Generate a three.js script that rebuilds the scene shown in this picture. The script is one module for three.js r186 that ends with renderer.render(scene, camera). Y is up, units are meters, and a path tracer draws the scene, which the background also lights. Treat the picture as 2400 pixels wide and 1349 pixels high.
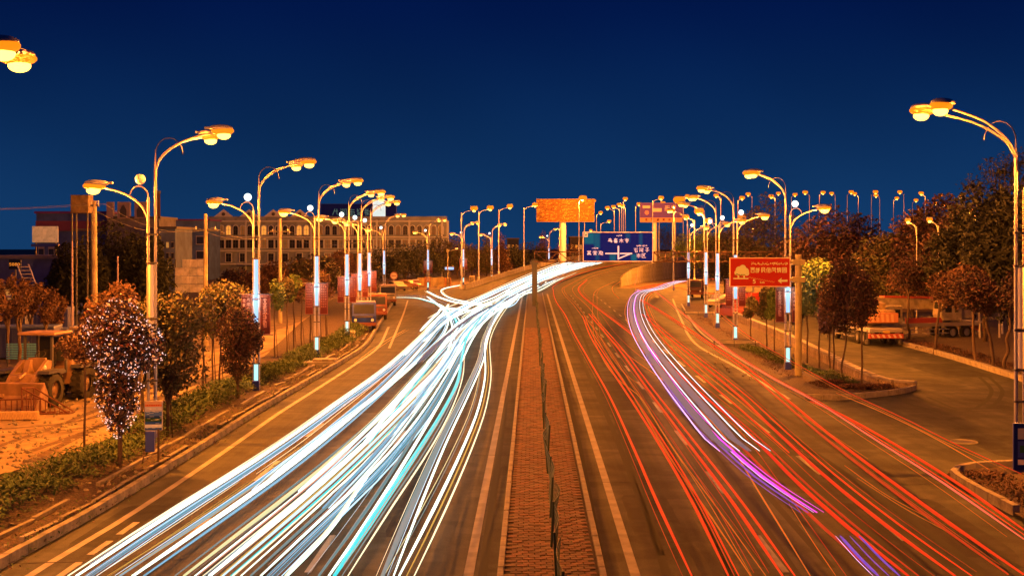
import * as THREE from 'three';
import { RoundedBoxGeometry } from 'three/addons/geometries/RoundedBoxGeometry.js';
import { mergeGeometries } from 'three/addons/utils/BufferGeometryUtils.js';

// ---------------------------------------------------------------- camera, sky, sun, exposure
const scene = new THREE.Scene();
const F = 3000, CX = 1200, HY = 575, EYE = 7.2;          // focal length and horizon in a 2400 px wide frame; eye height on the footbridge
const camera = new THREE.PerspectiveCamera(2 * Math.atan(674.5 / F) * 180 / Math.PI, 2400 / 1349, 0.5, 3000);
camera.position.set(0, EYE, 0);
camera.lookAt(0, EYE, -100);
camera.setViewOffset(2400, 1349, 0, 674.5 - HY, 2400, 1349);   // level camera, lens shifted down
camera.updateProjectionMatrix();

const renderer = new THREE.WebGLRenderer({ antialias: true });
renderer.toneMapping = THREE.LinearToneMapping;
renderer.toneMappingExposure = 1;
renderer.shadowMap.enabled = true;

{ // night sky, a last blue glow towards the horizon
  const W = 256, Hh = 128, d = new Float32Array(W * Hh * 4);
  for (let j = 0; j < Hh; j++) {
    const el = ((j + 0.5) / Hh - 0.5) * 180, t = Math.max(0, Math.min(1, el / 11)), k = Math.pow(1 - t, 1.25);
    for (let i = 0; i < W; i++) {
      const o = (j * W + i) * 4;
      const az = (i + 0.5) / W * 6.2832, c = 1 + 0.05 * Math.sin(az * 7 + el * 0.3) + 0.04 * Math.sin(az * 17 + 2 - el * 0.5) + 0.03 * Math.sin(az * 41 + el * 0.9); d[o] = (0.0003 + 0.006 * k) * c; d[o + 1] = (0.007 + 0.036 * k) * c; d[o + 2] = (0.06 + 0.075 * k) * c; d[o + 3] = 1;
    }
  }
  const t = new THREE.DataTexture(d, W, Hh, THREE.RGBAFormat, THREE.FloatType);
  t.mapping = THREE.EquirectangularReflectionMapping; t.magFilter = t.minFilter = THREE.LinearFilter; t.needsUpdate = true;
  scene.background = t; scene.environment = t;
}
const sun = new THREE.DirectionalLight(new THREE.Color(0.55, 0.7, 1), 0.02);   // what is left of dusk
sun.position.set(-60, 40, -80); sun.castShadow = true; sun.shadow.radius = 20;
Object.assign(sun.shadow.camera, { left: -120, right: 120, top: 120, bottom: -120, near: 1, far: 500 });
scene.add(sun);
const SODIUM = new THREE.Color(1, 0.25, 0.02);
const LAMP_POWER = 3500;

// ---------------------------------------------------------------- helpers
let seed = 20240611;
const rnd = () => { seed = (seed + 0x6d2b79f5) | 0; let t = Math.imul(seed ^ (seed >>> 15), 1 | seed); t = (t + Math.imul(t ^ (t >>> 7), 61 | t)) ^ t; return ((t ^ (t >>> 14)) >>> 0) / 4294967296; };
const R = (a, b) => a + (b - a) * rnd();
const V = (x, y, z) => new THREE.Vector3(x, y, z);
const DEG = Math.PI / 180;
const rise = z => { const t = Math.max(0, Math.min(1, (z - 205) / 155)); return 4.2 * t * t * (3 - 2 * t); };  // height of the main road on its ramp, z metres out
const G = (px, py, e = 0) => { const z = F * (EYE - e) / (py - HY); return V((px - CX) * z / F, e, -z); };        // a point of a level plane
const D = (px, py, z) => V((px - CX) * z / F, EYE - (py - HY) * z / F, -z);                                         // a point z metres out
function RAMP(px, py, h) {                                                                                          // a point h above the main road, ramp included
  let a = 15, b = 600;
  for (let i = 0; i < 50; i++) { const m = (a + b) / 2; if ((EYE - h - rise(m)) / m * F > py - HY) a = m; else b = m; }
  return V((px - CX) * a / F, h + rise(a), -a);
}
const used = new Map();
function numbered(n) { const k = used.get(n) || 0; used.set(n, k + 1); return k ? n + '_' + String(k).padStart(3, '0') : n; }
function tag(o, label, category, group, kind) {
  if (label) o.userData.label = label; if (category) o.userData.category = category;
  if (group) o.userData.group = group; if (kind) o.userData.kind = kind;
  return o;
}
function thing(name, label, category, pos, turn = 0, group) {
  const o = new THREE.Group(); o.name = numbered(name); scene.add(o);
  o.position.copy(pos.isVector3 ? pos : V(...pos)); o.rotation.y = turn;
  return tag(o, label, category, group);
}
function copyOf(o, label, pos, turn) {
  const c = o.clone(); c.name = numbered(o.name.replace(/_\d{3}$/, '')); c.userData = { ...o.userData, label };
  if (pos) c.position.copy(pos); if (turn !== undefined) c.rotation.y = turn;
  scene.add(c); return c;
}
const E3 = new THREE.Euler(), Q = new THREE.Quaternion(), M4 = new THREE.Matrix4();
function boxUV(g) {                                    // uv in metres on the plane each face looks along
  const p = g.attributes.position, n = g.attributes.normal, uv = new Float32Array(p.count * 2);
  for (let i = 0; i < p.count; i++) {
    const ax = Math.abs(n.getX(i)), ay = Math.abs(n.getY(i)), az = Math.abs(n.getZ(i));
    if (ay >= ax && ay >= az) { uv[2 * i] = p.getX(i); uv[2 * i + 1] = p.getZ(i); }
    else if (ax >= az) { uv[2 * i] = p.getZ(i); uv[2 * i + 1] = p.getY(i); }
    else { uv[2 * i] = p.getX(i); uv[2 * i + 1] = p.getY(i); }
  }
  g.setAttribute('uv', new THREE.BufferAttribute(uv, 2));
  return g;
}
class MB {
  constructor() { this.g = []; }
  add(g, x = 0, y = 0, z = 0, rx = 0, ry = 0, rz = 0, s) {
    g = g.index ? g.toNonIndexed() : g;
    g.applyMatrix4(M4.compose(V(x, y, z), Q.setFromEuler(E3.set(rx, ry, rz)), s ? V(...s) : V(1, 1, 1)));
    for (const k of Object.keys(g.attributes)) if (!['position', 'normal', 'uv'].includes(k)) g.deleteAttribute(k);
    this.g.push(g); return this;
  }
  box(w, h, d, x, y, z, rx = 0, ry = 0, rz = 0) { return this.add(new THREE.BoxGeometry(w, h, d), x, y, z, rx, ry, rz); }
  rbox(w, h, d, r, x, y, z, rx = 0, ry = 0, rz = 0) { return this.add(new RoundedBoxGeometry(w, h, d, 2, r), x, y, z, rx, ry, rz); }
  cyl(r0, r1, h, x, y, z, rx = 0, ry = 0, rz = 0, n = 12) { return this.add(new THREE.CylinderGeometry(r1, r0, h, n), x, y, z, rx, ry, rz); }
  bar(a, b, r, n = 6) {
    const d = V().subVectors(b, a), g = new THREE.CylinderGeometry(r, r, d.length(), n);
    g.applyQuaternion(new THREE.Quaternion().setFromUnitVectors(V(0, 1, 0), d.normalize())); g.translate((a.x + b.x) / 2, (a.y + b.y) / 2, (a.z + b.z) / 2);
    return this.add(g);
  }
  tube(pts, r, seg = 24, n = 8) { return this.add(new THREE.TubeGeometry(new THREE.CatmullRomCurve3(pts, false, 'centripetal'), seg, r, n)); }
  sphere(r, x, y, z, s, n = 14) { return this.add(new THREE.SphereGeometry(r, n, Math.max(6, n >> 1)), x, y, z, 0, 0, 0, s); }
  prism(pts, depth, x, y, z, rx = 0, ry = 0, rz = 0, bevel = 0) {
    const sh = new THREE.Shape(pts.map(p => new THREE.Vector2(...p)));
    const g = new THREE.ExtrudeGeometry(sh, { depth, bevelEnabled: bevel > 0, bevelSize: bevel, bevelThickness: bevel, bevelSegments: 1, curveSegments: 6 });
    g.translate(0, 0, -depth / 2);
    return this.add(g, x, y, z, rx, ry, rz);
  }
  geo() { const g = mergeGeometries(this.g); return boxUV(g); }
  build(name, mat, parent = scene) {
    const m = new THREE.Mesh(this.geo(), mat); m.name = parent === scene ? numbered(name) : name;
    m.castShadow = m.receiveShadow = true; parent.add(m); return m;
  }
}
const mb = () => new MB();
function meshOf(name, g, mat, parent = scene) { const m = new THREE.Mesh(g, mat); m.name = parent === scene ? numbered(name) : name; m.castShadow = m.receiveShadow = true; parent.add(m); return m; }

// tiling noise
const perm = []; for (let i = 0; i < 4096; i++) perm.push(rnd());
const hash = (x, y, k) => perm[(x * 73 + y * 179 + k * 1031 + ((x * y) % 97) * 7) & 4095];
function vnoise(u, v, n, k) {
  const x = u * n, y = v * n, x0 = Math.floor(x), y0 = Math.floor(y), f = t => t * t * (3 - 2 * t), fx = f(x - x0), fy = f(y - y0);
  const a = hash(x0 % n, y0 % n, k), b = hash((x0 + 1) % n, y0 % n, k), c = hash(x0 % n, (y0 + 1) % n, k), d = hash((x0 + 1) % n, (y0 + 1) % n, k);
  return (a + (b - a) * fx) * (1 - fy) + (c + (d - c) * fx) * fy;
}
const fbm = (u, v, n, k, o = 4) => { let s = 0, a = 0.5, t = 0; for (let i = 0; i < o; i++) { s += a * vnoise(u, v, n << i, k + i); t += a; a *= 0.55; } return s / t; };
function tex(size, f, srgb = false) {
  const d = new Uint8Array(size * size * 4);
  for (let j = 0; j < size; j++) for (let i = 0; i < size; i++) {
    const c = f(i / size, j / size), o = (j * size + i) * 4;
    for (let k = 0; k < 3; k++) d[o + k] = Math.max(0, Math.min(255, 255 * (Array.isArray(c) ? c[k] : c)));
    d[o + 3] = 255;
  }
  const t = new THREE.DataTexture(d, size, size); t.wrapS = t.wrapT = THREE.RepeatWrapping; t.magFilter = THREE.LinearFilter; t.minFilter = THREE.LinearMipmapLinearFilter; t.generateMipmaps = true; t.needsUpdate = true;
  if (srgb) t.colorSpace = THREE.SRGBColorSpace;
  return t;
}
const rep = (t, s) => { const c = t.clone(); c.repeat.set(1 / s, 1 / s); c.needsUpdate = true; return c; };
const T = {
  fine: tex(512, (u, v) => 0.55 + 0.45 * (0.45 * hash(u * 512 | 0, v * 512 | 0, 3) + 0.55 * fbm(u, v, 32, 5))),
  patch: tex(256, (u, v) => { const a = fbm(u, v, 4, 11, 5), b = fbm(u, v, 16, 17, 3); return 0.45 + 0.55 * Math.min(1, Math.max(0, (a - 0.3) * 1.7)) * (0.8 + 0.2 * b); }),
  dirt: tex(512, (u, v) => { const a = fbm(u, v, 6, 21, 6), b = fbm(u, v, 40, 29, 3); const s = 0.18 + 1.0 * a * (0.55 + 0.7 * b); return [s, s * 0.95, s * 0.86]; }),
  litter: tex(512, (u, v) => { const a = fbm(u, v, 30, 41, 3), b = vnoise(u, v, 64, 47); return a * 0.5 + (b > 0.55 ? 0.5 : 0.12) * b + 0.1; }),
  asphalt: tex(1024, (u, v) => {
    const big = fbm(u, v, 3, 61, 6), pat = fbm(u, v, 10, 63, 3), streak = vnoise(u, 0.001, 30, 67) * 0.6 + vnoise(u, 0.001, 90, 71) * 0.4, sp = hash(u * 1024 | 0, v * 1024 | 0, 73), dark = Math.min(1, Math.max(0, (pat - 0.38) * 5));
    const k = Math.max(0.06, (0.04 + 0.85 * big + 0.26 * (streak - 0.3)) * (0.62 + 0.38 * dark) + 0.4 * (sp - 0.5) * (0.4 + sp));
    return [k, k * 1.01, k * 0.97];
  }),
  bark: tex(256, (u, v) => 0.35 + 0.65 * fbm((u * 4) % 1, v, 12, 81, 4)),
  streak: tex(256, (u, v) => 0.6 + 0.4 * fbm(u, (v * 0.25) % 1, 16, 91, 4)),
};
function mat(o) {
  const { c, rough = 0.8, metal = 0, map, bump, bs = 0.01, em, ...rest } = o;
  const m = rest.specularIntensity !== undefined ? new THREE.MeshPhysicalMaterial({ roughness: rough, metalness: metal, ...rest }) : new THREE.MeshStandardMaterial({ roughness: rough, metalness: metal, ...rest });
  m.color.setRGB(...c);
  if (map) m.map = map; if (bump) { m.bumpMap = bump; m.bumpScale = bs; }
  if (em) { m.emissive.setRGB(...em); m.emissiveIntensity = 1; }
  return m;
}
const glow = (r, g, b) => mat({ c: [0.02, 0.02, 0.02], em: [r, g, b], rough: 1 });
const M = {
  asphalt: mat({ c: [0.105, 0.112, 0.088], rough: 0.85, specularIntensity: 0.35, map: rep(T.asphalt, 9), bump: rep(T.fine, 1.3), bs: 0.004 }),
  asphaltOld: mat({ c: [0.15, 0.135, 0.12], rough: 0.75, map: rep(T.asphalt, 14), bump: rep(T.fine, 1.6), bs: 0.005 }),
  concrete: mat({ c: [0.33, 0.31, 0.27], rough: 0.85, map: rep(T.patch, 3), bump: rep(T.fine, 0.8), bs: 0.004 }),
  kerb: mat({ c: [0.3, 0.29, 0.24], rough: 0.85, map: rep(T.dirt, 1.7), bump: rep(T.fine, 0.7), bs: 0.006 }),
  kerb2: mat({ c: [0.24, 0.25, 0.2], rough: 0.85, map: rep(T.dirt, 1.3), bump: rep(T.fine, 0.7), bs: 0.006 }),
  dirt: mat({ c: [0.17, 0.13, 0.09], rough: 0.95, map: rep(T.dirt, 5), bump: rep(T.dirt, 2.2), bs: 0.05 }),
  soil: mat({ c: [0.11, 0.075, 0.05], rough: 0.97, map: rep(T.litter, 2.4), bump: rep(T.litter, 1.7), bs: 0.06 }),
  sand: mat({ c: [0.33, 0.25, 0.15], rough: 0.92, map: rep(T.dirt, 8), bump: rep(T.dirt, 3), bs: 0.04 }),
  paint: mat({ c: [0.32, 0.31, 0.26], rough: 0.7, map: rep(T.patch, 1.9) }),
  steel: mat({ c: [0.42, 0.42, 0.42], rough: 0.42, metal: 0.35, map: rep(T.streak, 1.5) }),
  darkSteel: mat({ c: [0.07, 0.07, 0.075], rough: 0.55, metal: 0.4 }),
  blueBase: mat({ c: [0.02, 0.04, 0.35], rough: 0.45 }),
  bark: mat({ c: [0.09, 0.06, 0.045], rough: 0.95, map: rep(T.bark, 0.6), bump: rep(T.bark, 0.35), bs: 0.02 }),
  barkPale: mat({ c: [0.16, 0.11, 0.08], rough: 0.95, map: rep(T.bark, 0.6), bump: rep(T.bark, 0.35), bs: 0.02 }),
  rubber: mat({ c: [0.025, 0.024, 0.023], rough: 0.9, map: rep(T.dirt, 0.8) }),
  glass: mat({ c: [0.03, 0.035, 0.04], rough: 0.12, metal: 0.1 }),
  bulb: glow(6, 3.3, 0.42), haloGlow: glow(1.5, 0.3, 0.006), bulbFar: glow(5, 2.6, 0.45), globe: glow(1.5, 2.1, 2.2), tubeUp: glow(0.42, 0.8, 1.3), tubeLow: glow(0.6, 1.2, 1.15),  // the second, orange glow stands in for the halo round each lamp
  opal: mat({ c: [0.6, 0.6, 0.58], rough: 0.35 }),
};
// ---------------------------------------------------------------- ground and roads
const flat = (pts, y, name, m, kind = 'structure', parent) => {       // a level sheet with these corners (Vector3, clockwise or not)
  const sh = new THREE.Shape(pts.map(p => new THREE.Vector2(p.x, -p.z)));
  const g = new THREE.ShapeGeometry(sh); g.rotateX(-Math.PI / 2); g.translate(0, y, 0); boxUV(g);
  const o = meshOf(name, g, m, parent || scene); if (!parent) o.userData.kind = kind; return o;
};
const curve = (pts) => new THREE.CatmullRomCurve3(pts, false, 'centripetal');
function resample(pts, step) {                                      // points every step metres along a smooth line
  const c = curve(pts), n = Math.max(2, Math.round(c.getLength() / step)); return c.getSpacedPoints(n);
}
function ribbon(pts, w0, w1, y) {                                   // a strip beside a line, from w0 to w1 to its right
  const pos = [], nor = [], idx = [];
  pts.forEach((p, i) => {
    const a = pts[Math.max(0, i - 1)], b = pts[Math.min(pts.length - 1, i + 1)], t = V(b.x - a.x, 0, b.z - a.z).normalize(), r = V(-t.z, 0, t.x);
    for (const w of [w0, w1]) { pos.push(p.x + r.x * w, (y ?? 0) + (y === undefined ? p.y : 0) , p.z + r.z * w); nor.push(0, 1, 0); }
    if (i) { const k = 2 * i; idx.push(k - 2, k - 1, k, k - 1, k + 1, k); }
  });
  const g = new THREE.BufferGeometry(); g.setAttribute('position', new THREE.Float32BufferAttribute(pos, 3)); g.setAttribute('normal', new THREE.Float32BufferAttribute(nor, 3)); g.setIndex(idx);
  return boxUV(g.toNonIndexed());
}
// the straight part of the road runs along X' = X - SL * depth
const SL = 47 / 3000, S = (x, z, y = 0) => V(x + SL * z, y, -z);

{ const g = new THREE.PlaneGeometry(3000, 3000, 1, 1); g.rotateX(-Math.PI / 2); g.translate(0, -0.03, -900); boxUV(g); meshOf('ground', g, M.dirt).userData.kind = 'structure'; }

const kerbL = [S(-11.9, -14), S(-11.9, 5), G(0, 1335), G(214, 1215), G(485, 1047), G(600, 972), G(701, 912), G(806, 849), G(855, 816), G(888, 766), G(906, 738), G(918, 717), G(925, 704)];
const kerbR = [G(1596, 715), G(1612, 744), G(1641, 784), G(1735, 850), G(1812, 894), G(1887, 936)];
const plantR = [G(2225, 1120), G(2375, 1205), G(2620, 1345), S(13.4, 12), S(13.4, -14)];
// one asphalt sheet from kerb to kerb, up to where the ramp starts
flat([...kerbL, G(890, 694), G(880, 683), G(1050, 676), S(-9, 214), S(14, 214), G(1700, 668), G(1820, 700), G(1900, 735), G(2130, 806), G(2380, 886), G(2560, 940), V(40, 0, -20), V(40, 0, 14), S(-11.9, 14)].map(p => p), 0.0, 'road', M.asphalt);
// the ramp of the main road
const rampM = [];   // [depth, left edge, median, right edge] in metres
const rampL = [[195, -8.6], [215, -7.0], [235, -4.6], [255, -1.2], [275, 2.6], [295, 7.4], [315, 13.2], [335, 20], [355, 28], [380, 40], [420, 66], [470, 104]];
const midX = z => { const t = [[150, 2.9], [195, 4.0], [215, 5.4], [235, 8.6], [255, 12.4], [275, 17.6], [295, 24], [315, 31.5], [335, 40], [355, 50], [380, 64], [420, 92], [470, 134]]; return lerpT(t, z); };
const leftX = z => lerpT(rampL, z);
const rightX = z => lerpT([[195, 15.6], [215, 17.6], [227, 19.7], [250, 25.4], [275, 33], [296, 40.6], [315, 48.5], [335, 58], [355, 69], [380, 84], [420, 114], [470, 160]], z);
function lerpT(t, z) { for (let i = 1; i < t.length; i++) if (z <= t[i][0] || i === t.length - 1) { const [a, b] = [t[i - 1], t[i]]; return a[1] + (b[1] - a[1]) * (z - a[0]) / (b[0] - a[0]); } }
{
  const pos = [], nor = [], idx = []; let k = 0;
  for (let z = 205; z <= 470; z += 5) {
    const y = 0.006 + rise(z);
    pos.push(leftX(z), y, -z, rightX(z), y, -z); nor.push(0, 1, 0, 0, 1, 0);
    if (k) idx.push(k - 2, k - 1, k, k - 1, k + 1, k); k += 2;
  }
  const g = new THREE.BufferGeometry(); g.setAttribute('position', new THREE.Float32BufferAttribute(pos, 3)); g.setAttribute('normal', new THREE.Float32BufferAttribute(nor, 3)); g.setIndex(idx);
  meshOf('ramp_road', boxUV(g.toNonIndexed()), M.asphalt).userData.kind = 'structure';
}
function wallAlong(fn, z0, z1, step, lo, hi, thick) {   // an upright wall that follows a line of the ramp, lo and hi above ground / road
  const b = mb();
  for (let z = z0; z < z1; z += step) {
    const p = V(fn(z), 0, -z), q = V(fn(Math.min(z1, z + step)), 0, -Math.min(z1, z + step)), len = p.distanceTo(q), h0 = lo(z + step / 2), h1 = hi(z + step / 2);
    b.box(len + 0.02, h1 - h0, thick, (p.x + q.x) / 2, (h0 + h1) / 2, (p.z + q.z) / 2, 0, Math.atan2(-(q.z - p.z), q.x - p.x), 0);
  }
  return b;
}
{ // parapets and the retaining wall of the ramp
  const pl = thing('ramp_parapet', 'low pale concrete parapet along the outer edge of the rising carriageway', 'parapet', [0, 0, 0]);
  let n = 0;
  for (let z = 207; z < 400; z += 8, n++) wallAlong(leftX, z, z + 7.96, 2, q => q < 215 ? 0 : rise(q) - 0.6, q => rise(q) + 0.95, 0.22).build('panel', n % 3 ? M.concrete : M.kerb, pl);
  wallAlong(leftX, 215, 400, 4, () => -0.02, q => rise(q) - 0.6, 0.3).build('base_wall', M.concrete, pl);
  const rw = thing('retaining_wall', 'orange lit concrete retaining wall of the rising carriageway above the slip road', 'retaining wall', [0, 0, 0]);
  n = 0;
  for (let z = 222; z < 420; z += 7, n++) wallAlong(rightX, z, z + 6.95, 2, () => 0, q => rise(q) + 0.95 + Math.min(1.4, (q - 214) * 0.06), 0.3).build('wall_panel', n % 2 ? M.concrete : M.kerb, rw);
  const gr = thing('median_railing', 'slatted median railing that curves up the ramp between the carriageways', 'railing', [0, 0, 0]);
  const rail = mb(), posts = [];
  for (let z = 200; z < 345; z += 1.1) posts.push(V(midX(z), rise(z), -z));
  posts.forEach((p, i) => { const b = mb(); b.box(0.42, 1.0, 0.2, 0, 0.6, 0, 0, R(-0.1, 0.1)); const m = b.build('slat', M.kerb, gr); m.position.copy(p); });
  for (let i = 0; i + 1 < posts.length; i++) { const a = posts[i], b = posts[i + 1]; for (const h of [0.12, 1.14]) rail.bar(V(a.x, a.y + h, a.z), V(b.x, b.y + h, b.z), 0.09, 5); }
  rail.build('rail', M.darkSteel, gr);
}

// painted markings
const marks = (pts, w0, w1, label, o = {}) => {
  const m = meshOf('road_marking', ribbon(resample(pts, 2), w0, w1, o.y ?? 0.005), M.paint); m.userData.kind = 'structure'; m.userData.label = label; return m;
};
marks(kerbL.slice(1, 10), 0.75, 0.95, 'edge line beside the hedge kerb');
marks([S(-1.5, 5), S(-1.5, 40), S(-1.5, 100), S(-1.5, 190)], 0, 0.22, 'edge line on the headlight side of the brick median');
marks([S(2.15, 5), S(2.15, 40), S(2.15, 100), S(2.15, 190)], 0, 0.22, 'edge line on the tail light side of the brick median');
marks([G(1577, 700), G(1595, 744), G(1633, 807), G(1719, 856), G(1800, 905), G(1850, 935)], -0.1, 0.1, 'edge line beside the bare kerb of the island');
marks(kerbL.slice(8, 13).map(p => p.clone()), 1.6, 1.78, 'edge line of the lay-by');
{ // dashed lane lines
  const lane = (x0, z0, z1, tagName) => { const b = mb(); for (let z = z0; z < z1; z += 9) b.add(new THREE.BoxGeometry(0.15, 0.006, 3.6), ...S(x0, z, 0.004).toArray(), 0, -Math.atan(SL), 0); const m = b.build('lane_line', M.paint); m.userData.kind = 'structure'; m.userData.label = tagName; };
  lane(-4.95, 12, 190, 'dashes between the inner and middle headlight lanes'); lane(-8.5, 14, 130, 'dashes between the middle and outer headlight lanes');
  lane(5.6, 12, 190, 'dashes between the inner and middle tail light lanes'); lane(9.1, 15, 190, 'dashes between the middle and outer tail light lanes');
  const b = mb(); for (let z = 20; z < 34; z += 2.1) b.add(new THREE.BoxGeometry(0.17, 0.006, 1.4), ...S(-10.3, z, 0.004).toArray(), 0, -Math.atan(SL), 0); const m = b.build('lane_line', M.paint); m.userData.kind = 'structure';
}
{ // cracks and joints across the asphalt
  const b = mb(), cr = mat({ c: [0.02, 0.018, 0.016], rough: 0.9 });
  const crack = (a, c) => { let p = a.clone(); const n = Math.ceil(a.distanceTo(c) / 1.2); for (let i = 1; i <= n; i++) { const q = a.clone().lerp(c, i / n); q.z += R(-0.06, 0.06); const d = p.distanceTo(q); b.box(d, 0.003, 0.06, (p.x + q.x) / 2, 0.0065, (p.z + q.z) / 2, 0, Math.atan2(-(q.z - p.z), q.x - p.x), 0); p = q; } };
  crack(S(-11.7, 46), S(-7, 46)); crack(S(2, 58), S(13, 58)); crack(S(1.7, 39), S(13, 38.6)); crack(S(-11.7, 29), S(-8, 29.4)); crack(S(-4.6, 44), S(-.8, 44)); crack(S(6, 92), S(14, 92)); crack(S(-12, 70), S(-6, 70.5));
  const m = b.build('pavement_crack', cr); m.userData.kind = 'structure';
}
{ // repair patches and tar lines in the asphalt
  const dk = mat({ c: [0.06, 0.064, 0.052], specularIntensity: 0.35, rough: 0.85, map: rep(T.asphalt, 5), bump: rep(T.fine, 0.8), bs: 0.004 }), lt = mat({ c: [0.1, 0.1, 0.09], rough: 0.7, map: rep(T.asphalt, 6), bump: rep(T.fine, 1), bs: 0.004 });
  [[-10.4, 33, 1.6, 5, 0], [-3.1, 36, 1.2, 9, 0], [-6.4, 58, 2.2, 6, 0], [3.2, 34, 1.3, 6, 0], [10.6, 33, 1.6, 7, 0], [4.4, 62, 2.6, 12, 0], [-11, 74, 1.4, 9, 0], [8.3, 80, 2.4, 9, 0], [17.5, 46, 3, 5, 0], [24, 74, 3, 8, 0], [-2.9, 90, 1.4, 22, 0]].forEach(([x, z, w, l, k]) => {
    const n = 36, sh = new THREE.Shape(); for (let i = 0; i < n; i++) { const a = i / n * 6.283, c = Math.cos(a), q = Math.sin(a), e = 1 / Math.pow(Math.pow(Math.abs(c), 12) + Math.pow(Math.abs(q), 12), 1 / 12) * R(0.97, 1.01); sh[i ? 'lineTo' : 'moveTo'](c * e * w / 2, q * e * l / 2); }
    const g = new THREE.ShapeGeometry(sh); g.rotateX(-Math.PI / 2); g.rotateY(-Math.atan(SL)); g.translate(...S(x, z, 0.003).toArray()); boxUV(g); const m = meshOf('asphalt_patch', g, k ? lt : dk); m.userData.kind = 'structure';
  });
}
{ // dark tyre marks left along and across the lanes, and lengthwise joints
  const tm = mat({ c: [0.032, 0.036, 0.026], rough: 0.9, specularIntensity: 0.3 });
  [[[1420, 700], [1480, 790], [1560, 900], [1700, 1090], [1880, 1349]], [[1350, 700], [1420, 800], [1500, 930], [1600, 1100], [1730, 1349]], [[1480, 760], [1580, 890], [1720, 1060], [1960, 1330]], [[1310, 720], [1360, 830], [1440, 1000], [1560, 1300]], [[1640, 860], [1800, 980], [2020, 1130], [2330, 1349]], [[1760, 930], [1900, 1010], [2130, 1160], [2400, 1330]], [[1440, 720], [1520, 740], [1580, 790]], [[2180, 930], [2260, 960], [2320, 920], [2290, 880]], [[600, 1349], [760, 1180], [900, 1020]], [[460, 1349], [640, 1190], [790, 1060]], [[1120, 1349], [1160, 1080], [1190, 880]]].forEach((l, i) => { const p = resample(l.map(q => G(...q)), 1.5); for (const o of i === 7 ? [0, 0.5, 1.5] : [0, 1.45]) { const m = meshOf('tyre_mark', ribbon(p, o, o + 0.2, 0.0045), tm); m.userData.kind = 'structure'; } });
  for (const x of [-4.4, -8.0, 5.2, 8.6]) { const m = meshOf('pavement_joint', ribbon([S(x, 10), S(x, 60), S(x, 120), S(x, 190)], 0, 0.05, 0.0042), tm); m.userData.kind = 'structure'; }
}
// manhole in the side road
{
  const t = thing('manhole_cover', 'pale ringed manhole cover in the dark side road junction', 'manhole cover', G(2260, 1036));
  mb().add(new THREE.TorusGeometry(0.47, 0.035, 6, 28), 0, 0.012, 0, Math.PI / 2).build('rim', M.kerb, t);
  mb().cyl(0.43, 0.43, 0.02, 0, 0.004, 0, 0, 0, 0, 24).build('lid', M.darkSteel, t);
}

// ---------------------------------------------------------------- kerbs: one stone after another
function kerbRow(name, label, pts, len, w, h, m, inset = 0, group) {
  const t = thing(name, label, 'kerb', [0, 0, 0]); t.userData.kind = 'structure'; delete t.userData.category;
  const p = resample(pts, len), geo = [];
  for (let i = 0; i < 3; i++) geo.push(boxUV(new RoundedBoxGeometry(1, h + R(-0.01, 0.01), w, 1, 0.02)));
  for (let i = 0; i + 1 < p.length; i++) {
    const a = p[i], b = p[i + 1], d = a.distanceTo(b), dir = Math.atan2(-(b.z - a.z), b.x - a.x), s = new THREE.Mesh(geo[i % 3], m[(rnd() * m.length) | 0]);
    s.name = 'kerb_stone'; s.scale.x = d - 0.02; s.position.set((a.x + b.x) / 2, h / 2 - 0.02 + R(-0.006, 0.006), (a.z + b.z) / 2); s.rotation.y = dir + R(-0.006, 0.006);
    s.translateZ(inset); s.castShadow = s.receiveShadow = true; t.add(s);
  }
  return t;
}
kerbRow('kerb', 'weathered kerb of long stones below the hedge', kerbL, 1.0, 0.2, 0.26, [M.kerb, M.kerb2, M.kerb], -0.1);
kerbRow('kerb', 'pale kerb along the bare verge of the tree island', kerbR, 1.0, 0.18, 0.2, [M.kerb, M.concrete], -0.09);
kerbRow('kerb', 'rounded kerb around the end of the tree island', [G(1887, 936), G(1960, 938), G(2060, 930), G(2120, 922), G(2148, 914)], 0.8, 0.2, 0.28, [M.concrete, M.kerb], -0.1);
kerbRow('kerb', 'kerb of the corner bed with mulch', [G(2390, 1096), G(2300, 1100), G(2252, 1106), G(2228, 1120), G(2248, 1138), G(2375, 1208)], 0.9, 0.2, 0.3, [M.concrete, M.kerb], -0.1);
kerbRow('kerb', 'pale kerb in front of the crane trucks', [G(2095, 803), G(2180, 825), G(2260, 848), G(2380, 886), G(2600, 955)], 1.2, 0.3, 0.32, [M.concrete, M.kerb], 0.1);
kerbRow('kerb', 'headlight side kerb of the brick median', [S(-0.75, 8), S(-0.75, 60), S(-0.75, 190)], 1.0, 0.14, 0.2, [M.concrete, M.kerb], 0.07);
kerbRow('kerb', 'tail light side kerb of the brick median', [S(1.6, 8), S(1.6, 60), S(1.6, 190)], 1.0, 0.14, 0.2, [M.concrete, M.kerb], -0.07);

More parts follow.
